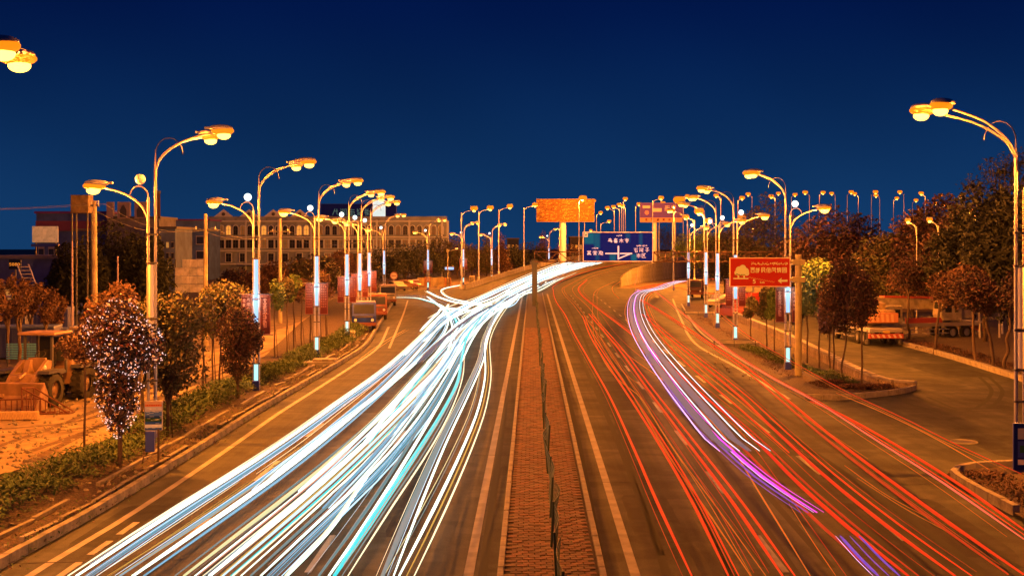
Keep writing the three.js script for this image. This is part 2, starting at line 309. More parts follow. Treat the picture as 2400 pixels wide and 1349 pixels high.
{ // brick paving of the median: single pavers near, joined further out
  const t = new THREE.Group(); t.name = 'median_paving'; t.userData = { kind: 'structure', label: 'red brown brick paving of the median under the wire fence' }; scene.add(t);
  const bed = mb(); bed.add(new THREE.BoxGeometry(2.06, 0.14, 184), ...S(0.425, 98, 0.066).toArray(), 0, -Math.atan(SL), 0); bed.build('mortar_bed', mat({ c: [0.06, 0.04, 0.028], rough: 1, map: rep(T.dirt, 0.7) }), t);
  const mats = [[0.2, 0.1, 0.06], [0.16, 0.085, 0.055], [0.24, 0.125, 0.075], [0.13, 0.075, 0.05], [0.2, 0.13, 0.085]].map(c => mat({ c, rough: 0.9, map: rep(T.dirt, 0.45), bump: rep(T.fine, 0.3), bs: 0.004 }));
  const pw = 0.27, pd = 0.205, geo = [boxUV(new RoundedBoxGeometry(pw - 0.022, 0.05, pd - 0.022, 1, 0.008)), boxUV(new RoundedBoxGeometry(pw - 0.03, 0.05, pd - 0.026, 1, 0.012))];
  let n = 0; const far = [[], [], [], [], []];
  for (let z = 27.4; z < 110; z += pd) {
    const row = Math.round(z / pd), off = (row % 2) * pw / 2, zz = z;
    for (let x = -0.62 - off + pw / 2; x < 1.6; x += pw) {
      if (x < -0.5 || x > 1.34) continue;
      const p = S(x, zz + R(-0.01, 0.01), 0.128 + R(-0.008, 0.01)), k = (rnd() * 5) | 0;
      if (n < 296) { const b = new THREE.Mesh(geo[n % 2], mats[k]); b.name = 'brick'; b.position.copy(p); b.rotation.set(R(-0.02, 0.02), -Math.atan(SL) + R(-0.02, 0.02), R(-0.02, 0.02)); b.castShadow = b.receiveShadow = true; t.add(b); n++; }
      else far[k].push(p);
    }
  }
  const all = mb(); const cols = [];
  far.forEach((ps, k) => { const im = new THREE.InstancedMesh(geo[1], mats[k], ps.length); ps.forEach((p, i) => im.setMatrixAt(i, M4.compose(p, Q.setFromEuler(E3.set(R(-.02, .02), -Math.atan(SL), R(-.02, .02))), V(1, 1, 1)))); im.name = 'far_bricks'; im.userData.kind = 'stuff'; im.castShadow = im.receiveShadow = true; t.add(im); });
}
{ // wire mesh fence in the median, sagging
  const t = thing('wire_fence', 'dark green sagging wire mesh fence along the brick median', 'fence', [0, 0, 0]);
  const green = mat({ c: [0.02, 0.04, 0.018], rough: 0.6, metal: 0.2 });
  let px = 0.5, tilt = 0;
  for (let i = 0; i < 46; i++) {
    const z = 14 + i * 3.2, near = z < 70, lean = R(-0.09, 0.09), x0 = 0.5 + R(-0.05, 0.05);
    const p0 = S(x0, z, 0.14), p1 = S(x0 + lean, z, 1.2);
    mb().bar(p0, p1, 0.035, 6).build('post', green, t);
    const z1 = z + 3.1, q0 = S(0.5 + R(-0.05, 0.05), z1, 0.2), q1 = S(0.5 + R(-0.14, 0.14), z1, 1.15), b = mb(), nv = near ? 26 : 10, mid = R(-0.16, 0.16);
    const P = (u, v) => { const a = p0.clone().lerp(q0, u), c = p1.clone().lerp(q1, u), r = a.lerp(c, v); r.x += Math.sin(u * Math.PI) * mid * v; return r; };
    for (let k = 0; k <= nv; k++) b.bar(P(k / nv, 0.03), P(k / nv, 0.5), 0.006, 3).bar(P(k / nv, 0.5), P(k / nv, 1), 0.006, 3);
    for (let k = 0; k <= 8; k++) for (let s = 0; s < 4; s++) b.bar(P(s / 4, k / 8), P((s + 1) / 4, k / 8), 0.007, 3);
    if (near) for (let k = 0; k < nv; k++) b.bar(P(k / nv, 0.05), P((k + 1) / nv, 0.95), 0.004, 3);
    b.build('mesh_panel', green, t);
  }
}
// left verge, sandy track
flat([...kerbL.slice(1), G(890, 694), G(780, 700), G(700, 760), G(620, 835), G(470, 930), G(330, 1010), G(200, 1085), G(40, 1170), G(-300, 1330), S(-19, 5)], 0.03, 'verge', M.soil);
flat([G(-260, 1180), G(0, 1112), G(200, 1058), G(330, 985), G(480, 905), G(640, 825), G(800, 745), G(880, 700), G(850, 688), G(790, 700), G(700, 755), G(600, 790), G(400, 850), G(240, 905), G(150, 960), G(0, 985), G(-300, 1000)], 0.012, 'sandy_track', M.sand);
{ // two concrete edges of a drain along the verge
  const t = thing('drain_channel', 'pair of low concrete drain edges running along the verge by the kerb', 'drain', [0, 0, 0]);
  const line = kerbL.slice(2, 10);
  for (const w of [-0.62, -1.35]) { const p = resample(line, 2.4); for (let i = 0; i + 1 < p.length; i++) { if (rnd() < 0.12) continue; const a = p[i], b = p[i + 1], ang = Math.atan2(-(b.z - a.z), b.x - a.x), n = V(Math.sin(ang), 0, Math.cos(ang)); mb().box(a.distanceTo(b) - 0.03, 0.12, 0.13, (a.x + b.x) / 2 + n.x * w, 0.07 + R(-0.02, 0.02), (a.z + b.z) / 2 + n.z * w, R(-.05, .05), ang + R(-0.01, 0.01), 0).build('edge_stone', rnd() < 0.5 ? M.kerb : M.concrete, t); } }
}
// tree island on the other side: soil, low stone wall to the service road
const islandWall = [G(1700, 738), G(1760, 765), G(1850, 806), G(1930, 848), G(2010, 884), G(2090, 908), G(2148, 912)];
flat([...kerbR, G(1960, 938), G(2060, 930), G(2148, 914), ...islandWall.slice(0, 6).reverse(), G(1640, 712)], 0.07, 'island_bed', M.soil);
flat([G(2228, 1120), G(2375, 1208), G(2700, 1400), V(30, 0, -22), G(2600, 1090), G(2390, 1096), G(2252, 1106)], 0.1, 'corner_bed', M.soil);
flat([G(2095, 803), G(2180, 823), G(2260, 846), G(2380, 884), G(2600, 950), V(120, 0, -60), V(120, 0, -240), G(1960, 740)], 0.14, 'tree_belt_ground', M.soil);
{
  const t = thing('low_wall', 'low stone faced wall between the tree island and the service road', 'wall', [0, 0, 0]);
  const p = resample(islandWall, 1.1), mats = [[0.3, 0.24, 0.17], [0.36, 0.3, 0.22], [0.26, 0.2, 0.14]].map(c => mat({ c, rough: 0.9, map: rep(T.dirt, 0.6), bump: rep(T.patch, 0.5), bs: 0.03 }));
  for (let i = 0; i + 1 < p.length; i++) {
    const a = p[i], b = p[i + 1], ang = Math.atan2(-(b.z - a.z), b.x - a.x), h = 0.62 - 0.35 * Math.max(0, (i - p.length + 14) / 14);
    const cx = (a.x + b.x) / 2, cz = (a.z + b.z) / 2, L = a.distanceTo(b);
    mb().box(L - 0.01, h, 0.26, cx, h / 2, cz, 0, ang, 0).build('wall_core', mats[1], t);
    mb().box(L - 0.015, 0.1, 0.4, cx, h + 0.05, cz, 0, ang, 0).build('coping_stone', M.concrete, t);
    for (let k = 0; k < 2; k++) mb().rbox(L * 0.46, h * R(0.8, 0.93), 0.1, 0.03, cx + Math.cos(ang) * L * (k - 0.5) * 0.48 + Math.sin(ang) * 0.14, h / 2, cz - Math.sin(ang) * L * (k - 0.5) * 0.48 + Math.cos(ang) * 0.14, R(-.04, .04), ang + R(-0.04, 0.04), R(-.05, .05)).build('stone', mats[(rnd() * 3) | 0], t);
  }
}
{ // loose stones and clods in the yard and on the verges
  const g = new THREE.DodecahedronGeometry(0.07, 0), im = new THREE.InstancedMesh(g, M.kerb, 900);
  for (let i = 0; i < 900; i++) { const p = i < 560 ? G(R(-40, 420), R(880, 1100)) : i < 760 ? S(R(-13.6, -12.2), R(30, 100)) : G(R(1650, 1900), R(800, 900)); if (i < 560 && p.x > -14.6) p.x = -15 - rnd() * 4; im.setMatrixAt(i, M4.compose(p.setY(0.04), Q.setFromEuler(E3.set(R(0, 6), R(0, 6), 0)), V(R(0.3, 1.5), R(0.3, 0.9), R(0.3, 1.4)))); }
  im.name = 'loose_stones'; im.castShadow = im.receiveShadow = true; tag(im, 'loose stones and clods scattered over the yard and the verges', 'stones', null, 'stuff'); scene.add(im);
  const tr = mat({ c: [0.16, 0.11, 0.07], rough: 0.95, map: rep(T.dirt, 1.2), bump: rep(T.dirt, 0.6), bs: 0.05 });
  [[[40, 1090], [200, 1010], [400, 915], [640, 815]], [[-60, 1060], [120, 1000], [330, 915], [560, 835]], [[0, 1005], [160, 990], [300, 940], [420, 890]]].forEach(l => { const p = resample(l.map(q => G(...q)), 1); for (const o of [0, 1.7]) { const m = meshOf('wheel_rut', ribbon(p, o, o + 0.34, 0.017), tr); m.userData.kind = 'structure'; } });
}
// ---------------------------------------------------------------- street lamps
function lampHead(parent, at, dir, bulbMat, power) {   // a flat cobra head with its glowing glass and a self-lit orange disc as painted halo, pointing along dir
  const t = new THREE.Group(); t.name = 'lamp_head'; t.position.copy(at); t.rotation.y = Math.atan2(-dir.z, dir.x); parent.add(t);
  const b = mb(); b.sphere(0.5, -0.04, 0.13, 0, [0.92, 0.27, 0.58], 18).cyl(0.05, 0.05, 0.34, -0.46, 0.14, 0, 0, 0, Math.PI / 2, 8); const h = b.build('housing', M.steel, t);
  const g = mb().sphere(0.235, 0, 0, 0, [1.05, 0.66, 0.9], 18).build('bulb', bulbMat, t); g.position.set(0.08, -0.13, 0);
  const dg = mb().sphere(0.38, 0, 0, 0, [1.1, 0.42, 0.76], 18).build('halo_dish', M.haloGlow, t); dg.position.set(0.04, 0.03, 0);
  if (power) { const l = new THREE.PointLight(SODIUM, power); l.name = 'sodium_light'; l.position.set(0.08, -0.2, 0); l.castShadow = true; l.shadow.radius = 6; t.add(l); }
  return t;
}
function doubleLamp(name, label, pos, side, arms, o = {}) {   // side +1: the road lies towards +x
  const t = thing(name, label, 'street lamp', pos, 0, o.group), s = side, X = (x, y, z = 0) => V(x * s, y, z);
  mb().rbox(0.34, 0.5, 0.34, 0.03, 0, 0.25, 0).build('base', M.blueBase, t);
  mb().cyl(0.062, 0.055, 9.6, 0.13 * s, 5.2, 0).cyl(0.05, 0.012, 0.7, 0.13 * s, 10.33, 0, 0, 0, 0, 8).build('pole', M.steel, t);
  mb().cyl(0.06, 0.05, 8.5, -0.13 * s, 4.7, 0).build('pole', M.steel, t);
  for (const [y0, y1, m] of [[0.52, 1.3, M.tubeLow], [3.35, 4.48, M.tubeUp], [4.6, 6.5, M.tubeUp]]) mb().cyl(0.1, 0.1, y1 - y0, 0, (y0 + y1) / 2, 0.05, 0, 0, 0, 12).build('light_tube', o.dark ? M.opal : m, t);
  for (const y of [1.36, 2.3, 3.29, 4.54, 6.56, 7.6]) mb().box(0.4, 0.06, 0.16, 0, y, 0).build('bracket', M.darkSteel, t);
  if (!o.dark && o.power !== 0) { const l = new THREE.PointLight(new THREE.Color(0.5, 0.8, 1), 9); l.name = 'tube_light'; l.position.set(0, 4.5, 0.35); l.shadow.radius = 30; t.add(l); }
  // outer arm with its lamp, hook and globe
  mb().tube([X(-0.13, 8.2), X(-0.45, 8.72), X(-1.15, 9.14), X(-1.7, 9.28)], 0.04, 20, 6).build('arm', M.steel, t);
  lampHead(t, X(-2.05, 9.33), V(-s, 0.1, 0), M.bulb, (o.power ?? 1) * LAMP_POWER * 0.4);
  const hook = []; for (let a = 0; a <= 12; a++) { const an = a / 12 * Math.PI; hook.push(X(-0.13 - 0.34 + 0.34 * Math.cos(an), 8.95 + 0.4 * Math.sin(an))); }
  mb().tube(hook, 0.025, 20, 5).build('hook', M.steel, t);
  mb().sphere(0.19, -0.42 * s, 9.6, 0, undefined, 18).build('globe', o.darkGlobe ? M.opal : M.globe, t);
  // tall arms over the road
  for (const [ax, az] of arms) {
    const d = V(ax * s, 0, az), n = d.clone().normalize(), P = (k, y) => V(0.13 * s + d.x * k, y, d.z * k);
    mb().tube([P(0, 9.95), P(0.1, 10.42), P(0.4, 10.95), P(0.72, 11.2), P(0.86, 11.26)], 0.042, 22, 6).build('arm', M.steel, t);
    lampHead(t, P(1, 11.31), n, M.bulb, (o.power ?? 1) * LAMP_POWER);
  }
  const loop = []; for (let a = 0; a <= 12; a++) { const an = a / 12 * Math.PI; loop.push(X(0.13 + 0.5 - 0.5 * Math.cos(an), 10.5 + 0.6 * Math.sin(an))); }
  mb().tube(loop, 0.018, 20, 5).build('hook', M.darkSteel, t);
  return t;
}
const LG = 'double pole street lamps along the hedge kerb', RG = 'double pole street lamps along the tree island kerb';
const armsL = [[2.45, 0.2], [1.45, -2.1]], armsR = [[3.2, 0.9], [3.1, 2.3]];
const lampsL = [[355, 1040], [600, 915], [742, 838], [813, 793], [843, 772], [865, 752]];
const ordinal = ['first', 'second', 'third', 'fourth', 'fifth', 'sixth', 'seventh'];
const lampPosL = lampsL.map(([x, y]) => G(x, y));
lampPosL.forEach((p, i) => doubleLamp('street_lamp', ['tall double pole lamp with an unlit globe, between the leafy tree and the wheel loaders', 'tall double pole lamp with lit tubes right behind the dark round tree', 'tall double pole lamp with two plain red banners, standing on a stepped concrete pad', 'tall double pole lamp with a white kilometre stone at its foot', 'tall double pole lamp just ahead of the parked blue truck', 'tall double pole lamp beside the red truck behind the blue one'][i], p, 1, armsL, { group: LG, dark: i === 0, darkGlobe: i === 0, power: i > 3 ? 0.8 : 1 }));
doubleLamp('street_lamp', 'tall double pole lamp half hidden left of the ramp at the lay-by end', V(-17.2, 0, -172), 1, armsL, { group: LG });
doubleLamp('street_lamp', 'tall double pole lamp with two small banners before the low cream wall', V(-13.4, 0, -204), 1, armsL, { group: LG });
doubleLamp('street_lamp', 'tall double pole lamp at the start of the ramp parapet', V(-8.9, 0, -234), 1, armsL, { group: LG });
doubleLamp('street_lamp', 'tall double pole lamp before the conifers beside the ramp parapet', V(-4.0, 0, -252), 1, armsL, { group: LG });
doubleLamp('street_lamp', 'tall double pole lamp behind the bare end of the sign gantry', V(9.2, 0, -318), 1, armsL, { group: LG });
doubleLamp('street_lamp', 'tall double pole lamp just out of sight before the loader yard', S(-14.05, 27.5), 1, [[2.5, -0.8], [2.85, 0.9]], { group: LG, darkGlobe: true });
const lampsR = [[2392, 1112], [1847, 868], [1724, 808], [1682, 770], [1655, 745], [1614, 718]];
const lampPosR = lampsR.map(([x, y]) => G(x, y));
lampPosR.forEach((p, i) => doubleLamp('street_lamp', ['tall double pole lamp on the corner bed with a blue notice at its foot', 'tall double pole lamp standing in front of the red direction sign', 'tall double pole lamp behind the red direction sign, beside a drain pit', 'tall double pole lamp between the red truck and the red direction sign', 'slim double pole lamp beside the red truck with only its foot tube lit', 'tall double pole lamp at the bend of the slip road under the gantry'][i], p, -1, i === 0 ? armsR : i % 2 ? [[2.1, 0.4], [2.0, 1.0]] : [[2.3, 0.3], [1.6, -1.9]], { group: RG, dark: i === 0, darkGlobe: i === 0 }));

const SLIP = [];
// lamps along the ramp and the elevated road beyond
function rampLamp(label, head, base, o = {}) {   // a single tapered mast with one or two heads
  const t = thing('road_lamp', label, 'street lamp', base, 0, o.group), h = head.y - base.y, dx = head.x - base.x;
  const mr = o.size < 1 ? 0.4 : 1; mb().cyl(0.15 * mr, 0.07 * mr, h - 0.4, 0, (h - 0.4) / 2, 0, 0, 0, 0, 8).build('mast', M.steel, t);
  mb().cyl(0.19 * mr, 0.19 * mr, 1.2, 0, 0.6, 0, 0, 0, 0, 8).build('mast_foot', M.opal, t);
  for (const k of o.double ? [1, -1] : [1]) {
    const x = (Math.abs(dx) < 0.3 ? 0.9 : dx) * k;
    mb().tube([V(0, h - 1.0, 0), V(x * 0.25, h - 0.35, 0), V(x * 0.85, h - 0.05, 0)], 0.05, 12, 5).build('arm', M.steel, t);
    const hd = new THREE.Group(); hd.name = 'lamp_head'; hd.position.set(x, h, 0); t.add(hd);
    const q = o.size ?? 1;
    mb().sphere(0.3 * q, 0, 0.44 * q, 0, [1.5, 0.3, 0.8], 10).build('housing', M.steel, hd);
    mb().sphere(q < 1 ? 0.13 : 0.235, 0, -0.1 * q, 0, [1.03, 0.9, 1], 12).build('bulb', M.bulb, hd);
    mb().sphere(0.42 * q, 0, 0.2 * q, -0.04, [1.1, 0.7, 0.8], 12).build('halo_dish', M.haloGlow, hd);  // glows by itself to paint the orange halo round the bulb
    if (o.power) { const l = new THREE.PointLight(SODIUM, o.power); l.name = 'sodium_light'; l.position.set(0, -0.1 * q - 0.08, 0); l.shadow.radius = 6; hd.add(l); }
  }
  return t;
}
[[1639, 500, 222, 'very bright single lamp on the slip road in front of the yellow lit tree', 5200], [1608, 511, 238, 'lamp on the slip road close to the retaining wall', 3200], [1662, 521, 212, 'low lamp on the slip road left of the tall lit tree', 800], [1740, 512, 190, 'low lamp on the slip road between two blue globes', 800]].forEach(([x, y, z, l, pw], i) => SLIP.push([x, y, z, l, pw]));
const RL = 'single mast lamps along the ramp', FL = 'distant lamps along the elevated road behind the trees';
[[1081, 500, 1111, 492, 212], [1122, 515, 1149, 490, 232], [1169, 497, 1195, 486, 252], [1228, 490, 1254, 482, 275]].forEach(([bx, , hx, hy, z], i) => {
  const b = V(leftX(z) + 0.4, rise(z), -z); b.x = D(bx, 600, z).x; rampLamp(['mast lamp at the near end of the ramp parapet', 'mast lamp second along the ramp parapet', 'mast lamp third along the ramp parapet, before the conifers', 'mast lamp fourth along the ramp parapet, before the orange billboard'][i], D(hx, hy, z), b, { group: RL, power: 800, size: 1.4 });
});
SLIP.forEach(([x, y, z, l, pw], i) => { const h = D(x, y, z), b = h.clone(); b.y = 0; b.x += i ? 1.6 : 0.9; rampLamp(l, h, b, { group: 'single lamps of the slip road', power: pw, size: i ? 1.4 : 1.9 }); });
[[1296, 478, 1312, 320, 0], [1355, 468, 1357, 290, 1], [1391, 473, 1370, 330, 0], [1424, 489, 1440, 350, 0], [1438, 486, 1452, 372, 0], [1466, 468, 1461, 340, 0], [1498, 480, 1490, 360, 0], [1550, 466, 1530, 300, 0], [1554, 478, 1545, 330, 0], [1582, 474, 1579, 205, 1], [1612, 462, 1602, 320, 0], [1451, 481, 1457, 385, 0], [1460, 484, 1466, 392, 0], [1428, 520, 1408, 410, 0], [1679, 460, 1690, 345, 0], [1408, 500, 1398, 400, 0]].forEach(([hx, hy, bx, z, big], i) => {
  rampLamp(`${big ? 'very bright' : 'bright'} mast lamp ${['left part of the orange billboard', 'in front of the orange billboard, far brighter than its neighbours', 'at the edge of the orange billboard', 'between the two billboards, lower pair first', 'between the two billboards, lower pair second', 'topmost between the two billboards', 'at the corner of the pink billboard', 'above the pink billboard, upper of a close pair', 'above the pink billboard, lower of a close pair', 'beside the pink billboard, brightest there', 'between the pink billboard and the tall tree', 'third of the close group between the two billboards', 'fourth of the close group between the two billboards', 'low over the middle of the blue gantry sign', 'close to the tall lit tree', 'over the left end of the blue gantry sign'][i]}`, D(hx, hy, z), V(D(bx, 600, z).x, rise(z), -z), { group: RL, power: big ? 4600 : 700, size: big ? 2.1 : 1.5 });
});
const far20 = 'first second third fourth fifth sixth seventh eighth ninth tenth eleventh twelfth thirteenth fourteenth fifteenth sixteenth seventeenth eighteenth nineteenth twentieth'.split(' ');
[[1740, 466], [1754, 457], [1825, 455], [1808, 462], [1864, 458], [1888, 453], [1930, 453], [1950, 455], [1996, 452], [2004, 456], [2053, 452], [2054, 460], [2103, 466], [2110, 452], [2148, 471], [2160, 455], [2193, 478], [2206, 459], [2212, 482], [2252, 463]].forEach(([x, y], i) => {
  const z = 360 + (i * 37) % 90, h = D(x, y, z), b = h.clone(); b.x += i % 2 ? 1.2 : -1.2; b.y = 3;
  rampLamp(`small distant lamp above the dark trees, ${far20[i]} from the bend`, h, b, { group: FL, power: i % 3 === 0 ? 700 : 0, size: 1.75 });
});
[[2276, 497], [2288, 513], [2330, 478], [2347, 482], [2322, 501], [2180, 517], [2129, 519], [2275, 517]].forEach(([x, y], i) => {
  const z = 98 + (i % 4) * 2.2, h = D(x, y, z), b = h.clone(); b.x += 0.7; b.y = 0; rampLamp(`faint lamp seen through the branches beyond the crane trucks, ${ordinal[i] || 'eighth'} of them`, h, b, { group: 'lamps glinting through the trees', power: 45, size: 0.55 });
});
[[1385, 541, 360]].forEach(([x, y, z], i) => {
  const h = D(x, y, z), b = h.clone(); b.x += 2.2; b.y = 0; rampLamp('low lamp peeping over the blue gantry sign', h, b, { power: 400 });
});
// ---------------------------------------------------------------- light trails of the passing traffic, at lamp height above the road
function trailTube(pts, w, h) {          // a flat oval ribbon of light, w wide and h tall
  const c = curve(pts), n = Math.min(90, Math.max(16, Math.round(c.getLength() / 2.2)));
  const g = new THREE.TubeGeometry(c, n, 0.5, 6), p = g.attributes.position, seg = c.getSpacedPoints(n);
  for (let i = 0; i < p.count; i++) {
    const k = Math.floor(i / 7), q = c.getPointAt(k / n), tg = c.getTangentAt(k / n), r = V(-tg.z, 0, tg.x).normalize();
    const dx = p.getX(i) - q.x, dy = p.getY(i) - q.y, dz = p.getZ(i) - q.z, a = dx * r.x + dz * r.z, tpr = Math.min(1, 0.45 + k * 0.3, 0.45 + (n - k) * 0.3);
    p.setXYZ(i, q.x + r.x * a * w * tpr, q.y + dy * h * tpr, q.z + r.z * a * w * tpr);
  }
  g.computeVertexNormals(); return boxUV(g.toNonIndexed());
}
const TR = {
  white: glow(1.8, 2.15, 1.85), cream: glow(1.5, 1.35, 0.85), ice: glow(0.75, 1.15, 1.4), cyan: glow(0.02, 0.86, 0.92), blue: glow(0.12, 0.42, 0.62), band: glow(0.035, 0.085, 0.15), steel: glow(0.13, 0.25, 0.27), gold: glow(0.62, 0.38, 0.07), pale: glow(0.85, 0.82, 0.42), rose: glow(0.72, 0.3, 0.2),
  red: glow(0.82, 0.024, 0.004), deep: glow(0.5, 0.02, 0.004), amber: glow(0.6, 0.12, 0.01), pink: glow(1.0, 0.13, 0.08), magenta: glow(0.95, 0.06, 1.0), violet: glow(0.12, 0.05, 0.55), lilac: glow(1.3, 0.75, 1.7), silver: glow(1.2, 1.6, 2.1),
};
function trail(px, parts, h, label, group, dx = 0) {
  const base = px.map(([x, y]) => RAMP(x, y, h)).filter(p => !p.toArray().some(Number.isNaN));
  const t = thing('light_trail', label, 'light trail', [0, 0, 0], 0, group);
  const all = [];
  for (const p of parts) {
    if (p[0] === 'blue' && p[2] >= 0.18) { const w = p[2]; [['blue', -0.36, 0.2], ['ice', -0.2, 0.07], ['blue', 0.02, 0.26], ['steel', 0.22, 0.1], ['blue', 0.4, 0.16]].forEach(([c, o, k]) => all.push([c, p[1] + o * w, w * k, 0.04])); } else all.push(p);
  }
  if (group === WG && px.length > 4) for (let i = 0; i < 1; i++) all.push([['ice', 'steel', 'cream', 'pale', 'rose'][(rnd() * 5) | 0], (rnd() < 0.5 ? -1 : 1) * R(0.1, 0.42), R(0.012, 0.03), 0.014, R(-0.1, 0.25)]);
  if (group === RGp && px.length > 6) for (let i = 0; i < 1; i++) all.push([['deep', 'amber'][(rnd() * 2) | 0], (rnd() < 0.5 ? -1 : 1) * R(0.12, 0.8), R(0.014, 0.03), 0.014, R(-0.2, 0.2)]);
  for (const [m, off, w, hh, dy] of all) {
    const pts = base.map((p, i) => { const a = base[Math.max(0, i - 1)], b = base[Math.min(base.length - 1, i + 1)], d = V(b.x - a.x, 0, b.z - a.z).normalize(); return V(p.x - d.z * off, p.y + (dy || 0), p.z + d.x * off); });
    const kw = ['white', 'cream', 'ice'].includes(m) ? 0.55 : ['red', 'deep', 'pink'].includes(m) ? 0.72 : 0.85;
    meshOf('streak', trailTube(pts, w * kw, (hh || w) * kw), TR[m], t);
  }
  return t;
}
const WG = 'white headlight trails', RGp = 'red tail light trails';
const up1 = [[1225, 668], [1290, 640], [1345, 621], [1430, 606], [1490, 600]], up2 = [[1232, 676], [1300, 645], [1362, 622], [1430, 606], [1490, 600]], up3 = [[1238, 684], [1310, 650], [1380, 622], [1430, 606], [1490, 600]], up0 = [[1190, 668], [1262, 638], [1330, 616], [1430, 606], [1490, 600]];
// streaks: [colour, sideways offset (negative = towards the hedge when seen running away), width, height, lift]
trail([[178, 1349], [370, 1222], [520, 1128], [660, 1037], [790, 945], [905, 862], [985, 790], [1030, 745], [1075, 722], [1140, 690], ...up0], [['white', 0, 0.2], ['cream', -0.17, 0.12], ['blue', 0.24, 0.2], ['ice', 0.4, 0.05]], 0.65, 'broad white and pale blue headlight trail running closest to the hedge kerb', WG);
trail([[310, 1349], [480, 1232], [640, 1120], [790, 1003], [915, 893], [990, 812], [1040, 755], [1100, 715], ...up0.map(([x, y]) => [x + 8, y + 2])], [['white', 0, 0.24], ['blue', -0.26, 0.12], ['ice', -0.36, 0.04], ['blue', 0.22, 0.1]], 0.66, 'blue fringed white headlight trail, second from the hedge kerb', WG);
trail([[604, 1148], [650, 1106], [760, 1020], [880, 930], [985, 840], [1040, 782], [1050, 740], [1030, 712]], [['white', 0, 0.2], ['ice', -0.16, 0.1]], 0.7, 'white headlight trail with a rounded end in the open lane', WG);
trail([[945, 832], [1000, 775], [1035, 735], [1050, 712]], [['cream', 0, 0.22], ['white', 0.12, 0.18]], 0.66, 'short white headlight trail ending beside the lay-by', WG);
trail([[430, 1349], [560, 1248], [700, 1140], [850, 1015], [960, 915], [1030, 845], [1075, 790], [1110, 745], [1160, 705], ...up1], [['pale', 0, 0.13], ['white', 0.22, 0.1], ['steel', -0.18, 0.07], ['cream', 0.38, 0.06]], 0.62, 'pale yellow headlight trail beside the open lane', WG);
trail([[490, 1349], [625, 1238], [765, 1120], [895, 1000], [990, 905], [1045, 840], [1085, 780], [1130, 735], ...up1.map(([x, y]) => [x + 5, y + 2])], [['white', 0, 0.26], ['ice', 0.26, 0.14], ['cyan', 0.42, 0.06], ['rose', -0.24, 0.05]], 0.68, 'widest white headlight trail, edged with cyan, in the middle lane', WG);
trail([[545, 1349], [690, 1222], [840, 1085], [940, 985], [1020, 890], [1065, 825], [1105, 760], [1160, 712], ...up2], [['cream', 0, 0.13], ['white', 0.16, 0.1], ['gold', -0.24, 0.12]], 0.62, 'cream headlight trail with a gold edge in the middle lane', WG);
trail([[610, 1349], [745, 1222], [870, 1105], [975, 985], [1045, 880], [1090, 800], [1130, 745], [1175, 705], ...up2.map(([x, y]) => [x + 4, y + 1])], [['white', 0, 0.14], ['blue', 0.22, 0.26], ['ice', 0.42, 0.08], ['steel', -0.2, 0.1]], 0.66, 'white headlight trail with a wide blue band in the middle lane', WG);
trail([[668, 1349], [770, 1240], [865, 1105]], [['cream', 0, 0.16], ['white', 0.05, 0.1]], 0.66, 'cream headlight trail that starts short in the middle lane', WG);
trail([[770, 1349], [860, 1220], [960, 1062], [1035, 935], [1080, 850], [1110, 790], [1150, 735], [1190, 695], ...up2.map(([x, y]) => [x + 8, y + 3])], [['white', 0, 0.17], ['steel', -0.2, 0.12]], 0.66, 'clean white headlight trail left of the cyan one', WG);
trail([[783, 1349], [880, 1205], [985, 1048], [1040, 960], [1072, 895], [1082, 840], [1095, 790], [1130, 740]], [['cyan', 0, 0.17]], 0.95, 'bright cyan trail of a single lamp in the inner lane', WG);
trail([[815, 1349], [910, 1200], [1010, 1048], [1062, 950], [1085, 880], [1090, 830], [1115, 775], [1165, 715], [1200, 690], ...up3], [['cream', 0, 0.09], ['steel', -0.12, 0.05]], 0.64, 'thin cream headlight trail right beside the cyan one', WG);
trail([[915, 1349], [975, 1195], [1040, 1040], [1095, 925], [1130, 845], [1140, 800], [1160, 745], [1195, 705], ...up3.map(([x, y]) => [x + 3, y + 1])], [['white', 0.06, 0.12], ['steel', -0.16, 0.24, 0.05], ['ice', -0.06, 0.03]], 0.66, 'white headlight trail with a grey blue band in the inner lane', WG);
trail([[935, 1349], [1010, 1205], [1082, 1055], [1120, 960], [1137, 880], [1137, 835], [1138, 800], [1155, 760], [1190, 712], [1222, 688], ...up3.map(([x, y]) => [x + 6, y + 2])], [['white', 0, 0.15], ['cream', 0.3, 0.09], ['gold', 0.15, 0.05], ['pale', -0.3, 0.025]], 0.66, 'bowed white headlight trail nearest to the brick median', WG);
trail([[700, 1150], [800, 1062], [900, 965], [985, 870], [1050, 800], [1092, 745], [1150, 708], ...up1.map(([x, y]) => [x + 2, y - 2])], [['white', 0, 0.2], ['ice', 0.2, 0.08]], 0.8, 'white headlight trail that begins abruptly in the middle lane', WG);
trail([[770, 1190], [900, 1050], [985, 940], [1050, 850], [1095, 775], [1150, 725], [1200, 690], ...up2.map(([x, y]) => [x - 3, y])], [['ice', 0, 0.1], ['white', 0.12, 0.08], ['blue', -0.14, 0.12]], 0.9, 'fine ice blue headlight trail over the middle lane', WG);
trail([[850, 1040], [940, 930], [1020, 830], [1075, 760], [1120, 722], [1180, 692], ...up0.map(([x, y]) => [x + 12, y + 4])], [['white', 0, 0.26], ['cyan', 0.2, 0.07]], 0.7, 'broad white headlight trail merging from the ramp', WG);
trail([[965, 930], [1040, 840], [1060, 780], [1050, 738], [1018, 708], [1000, 694]], [['white', 0, 0.24], ['ice', 0.2, 0.1]], 0.66, 'white headlight trail curving in from the slip road', WG);
trail([[905, 697], [960, 697], [1010, 706], [1050, 725], [1080, 760], [1050, 810]], [['white', 0, 0.16], ['cyan', 0.3, 0.3, 0.06]], 0.62, 'white and cyan headlight trail coming straight out of the lay-by road', WG);
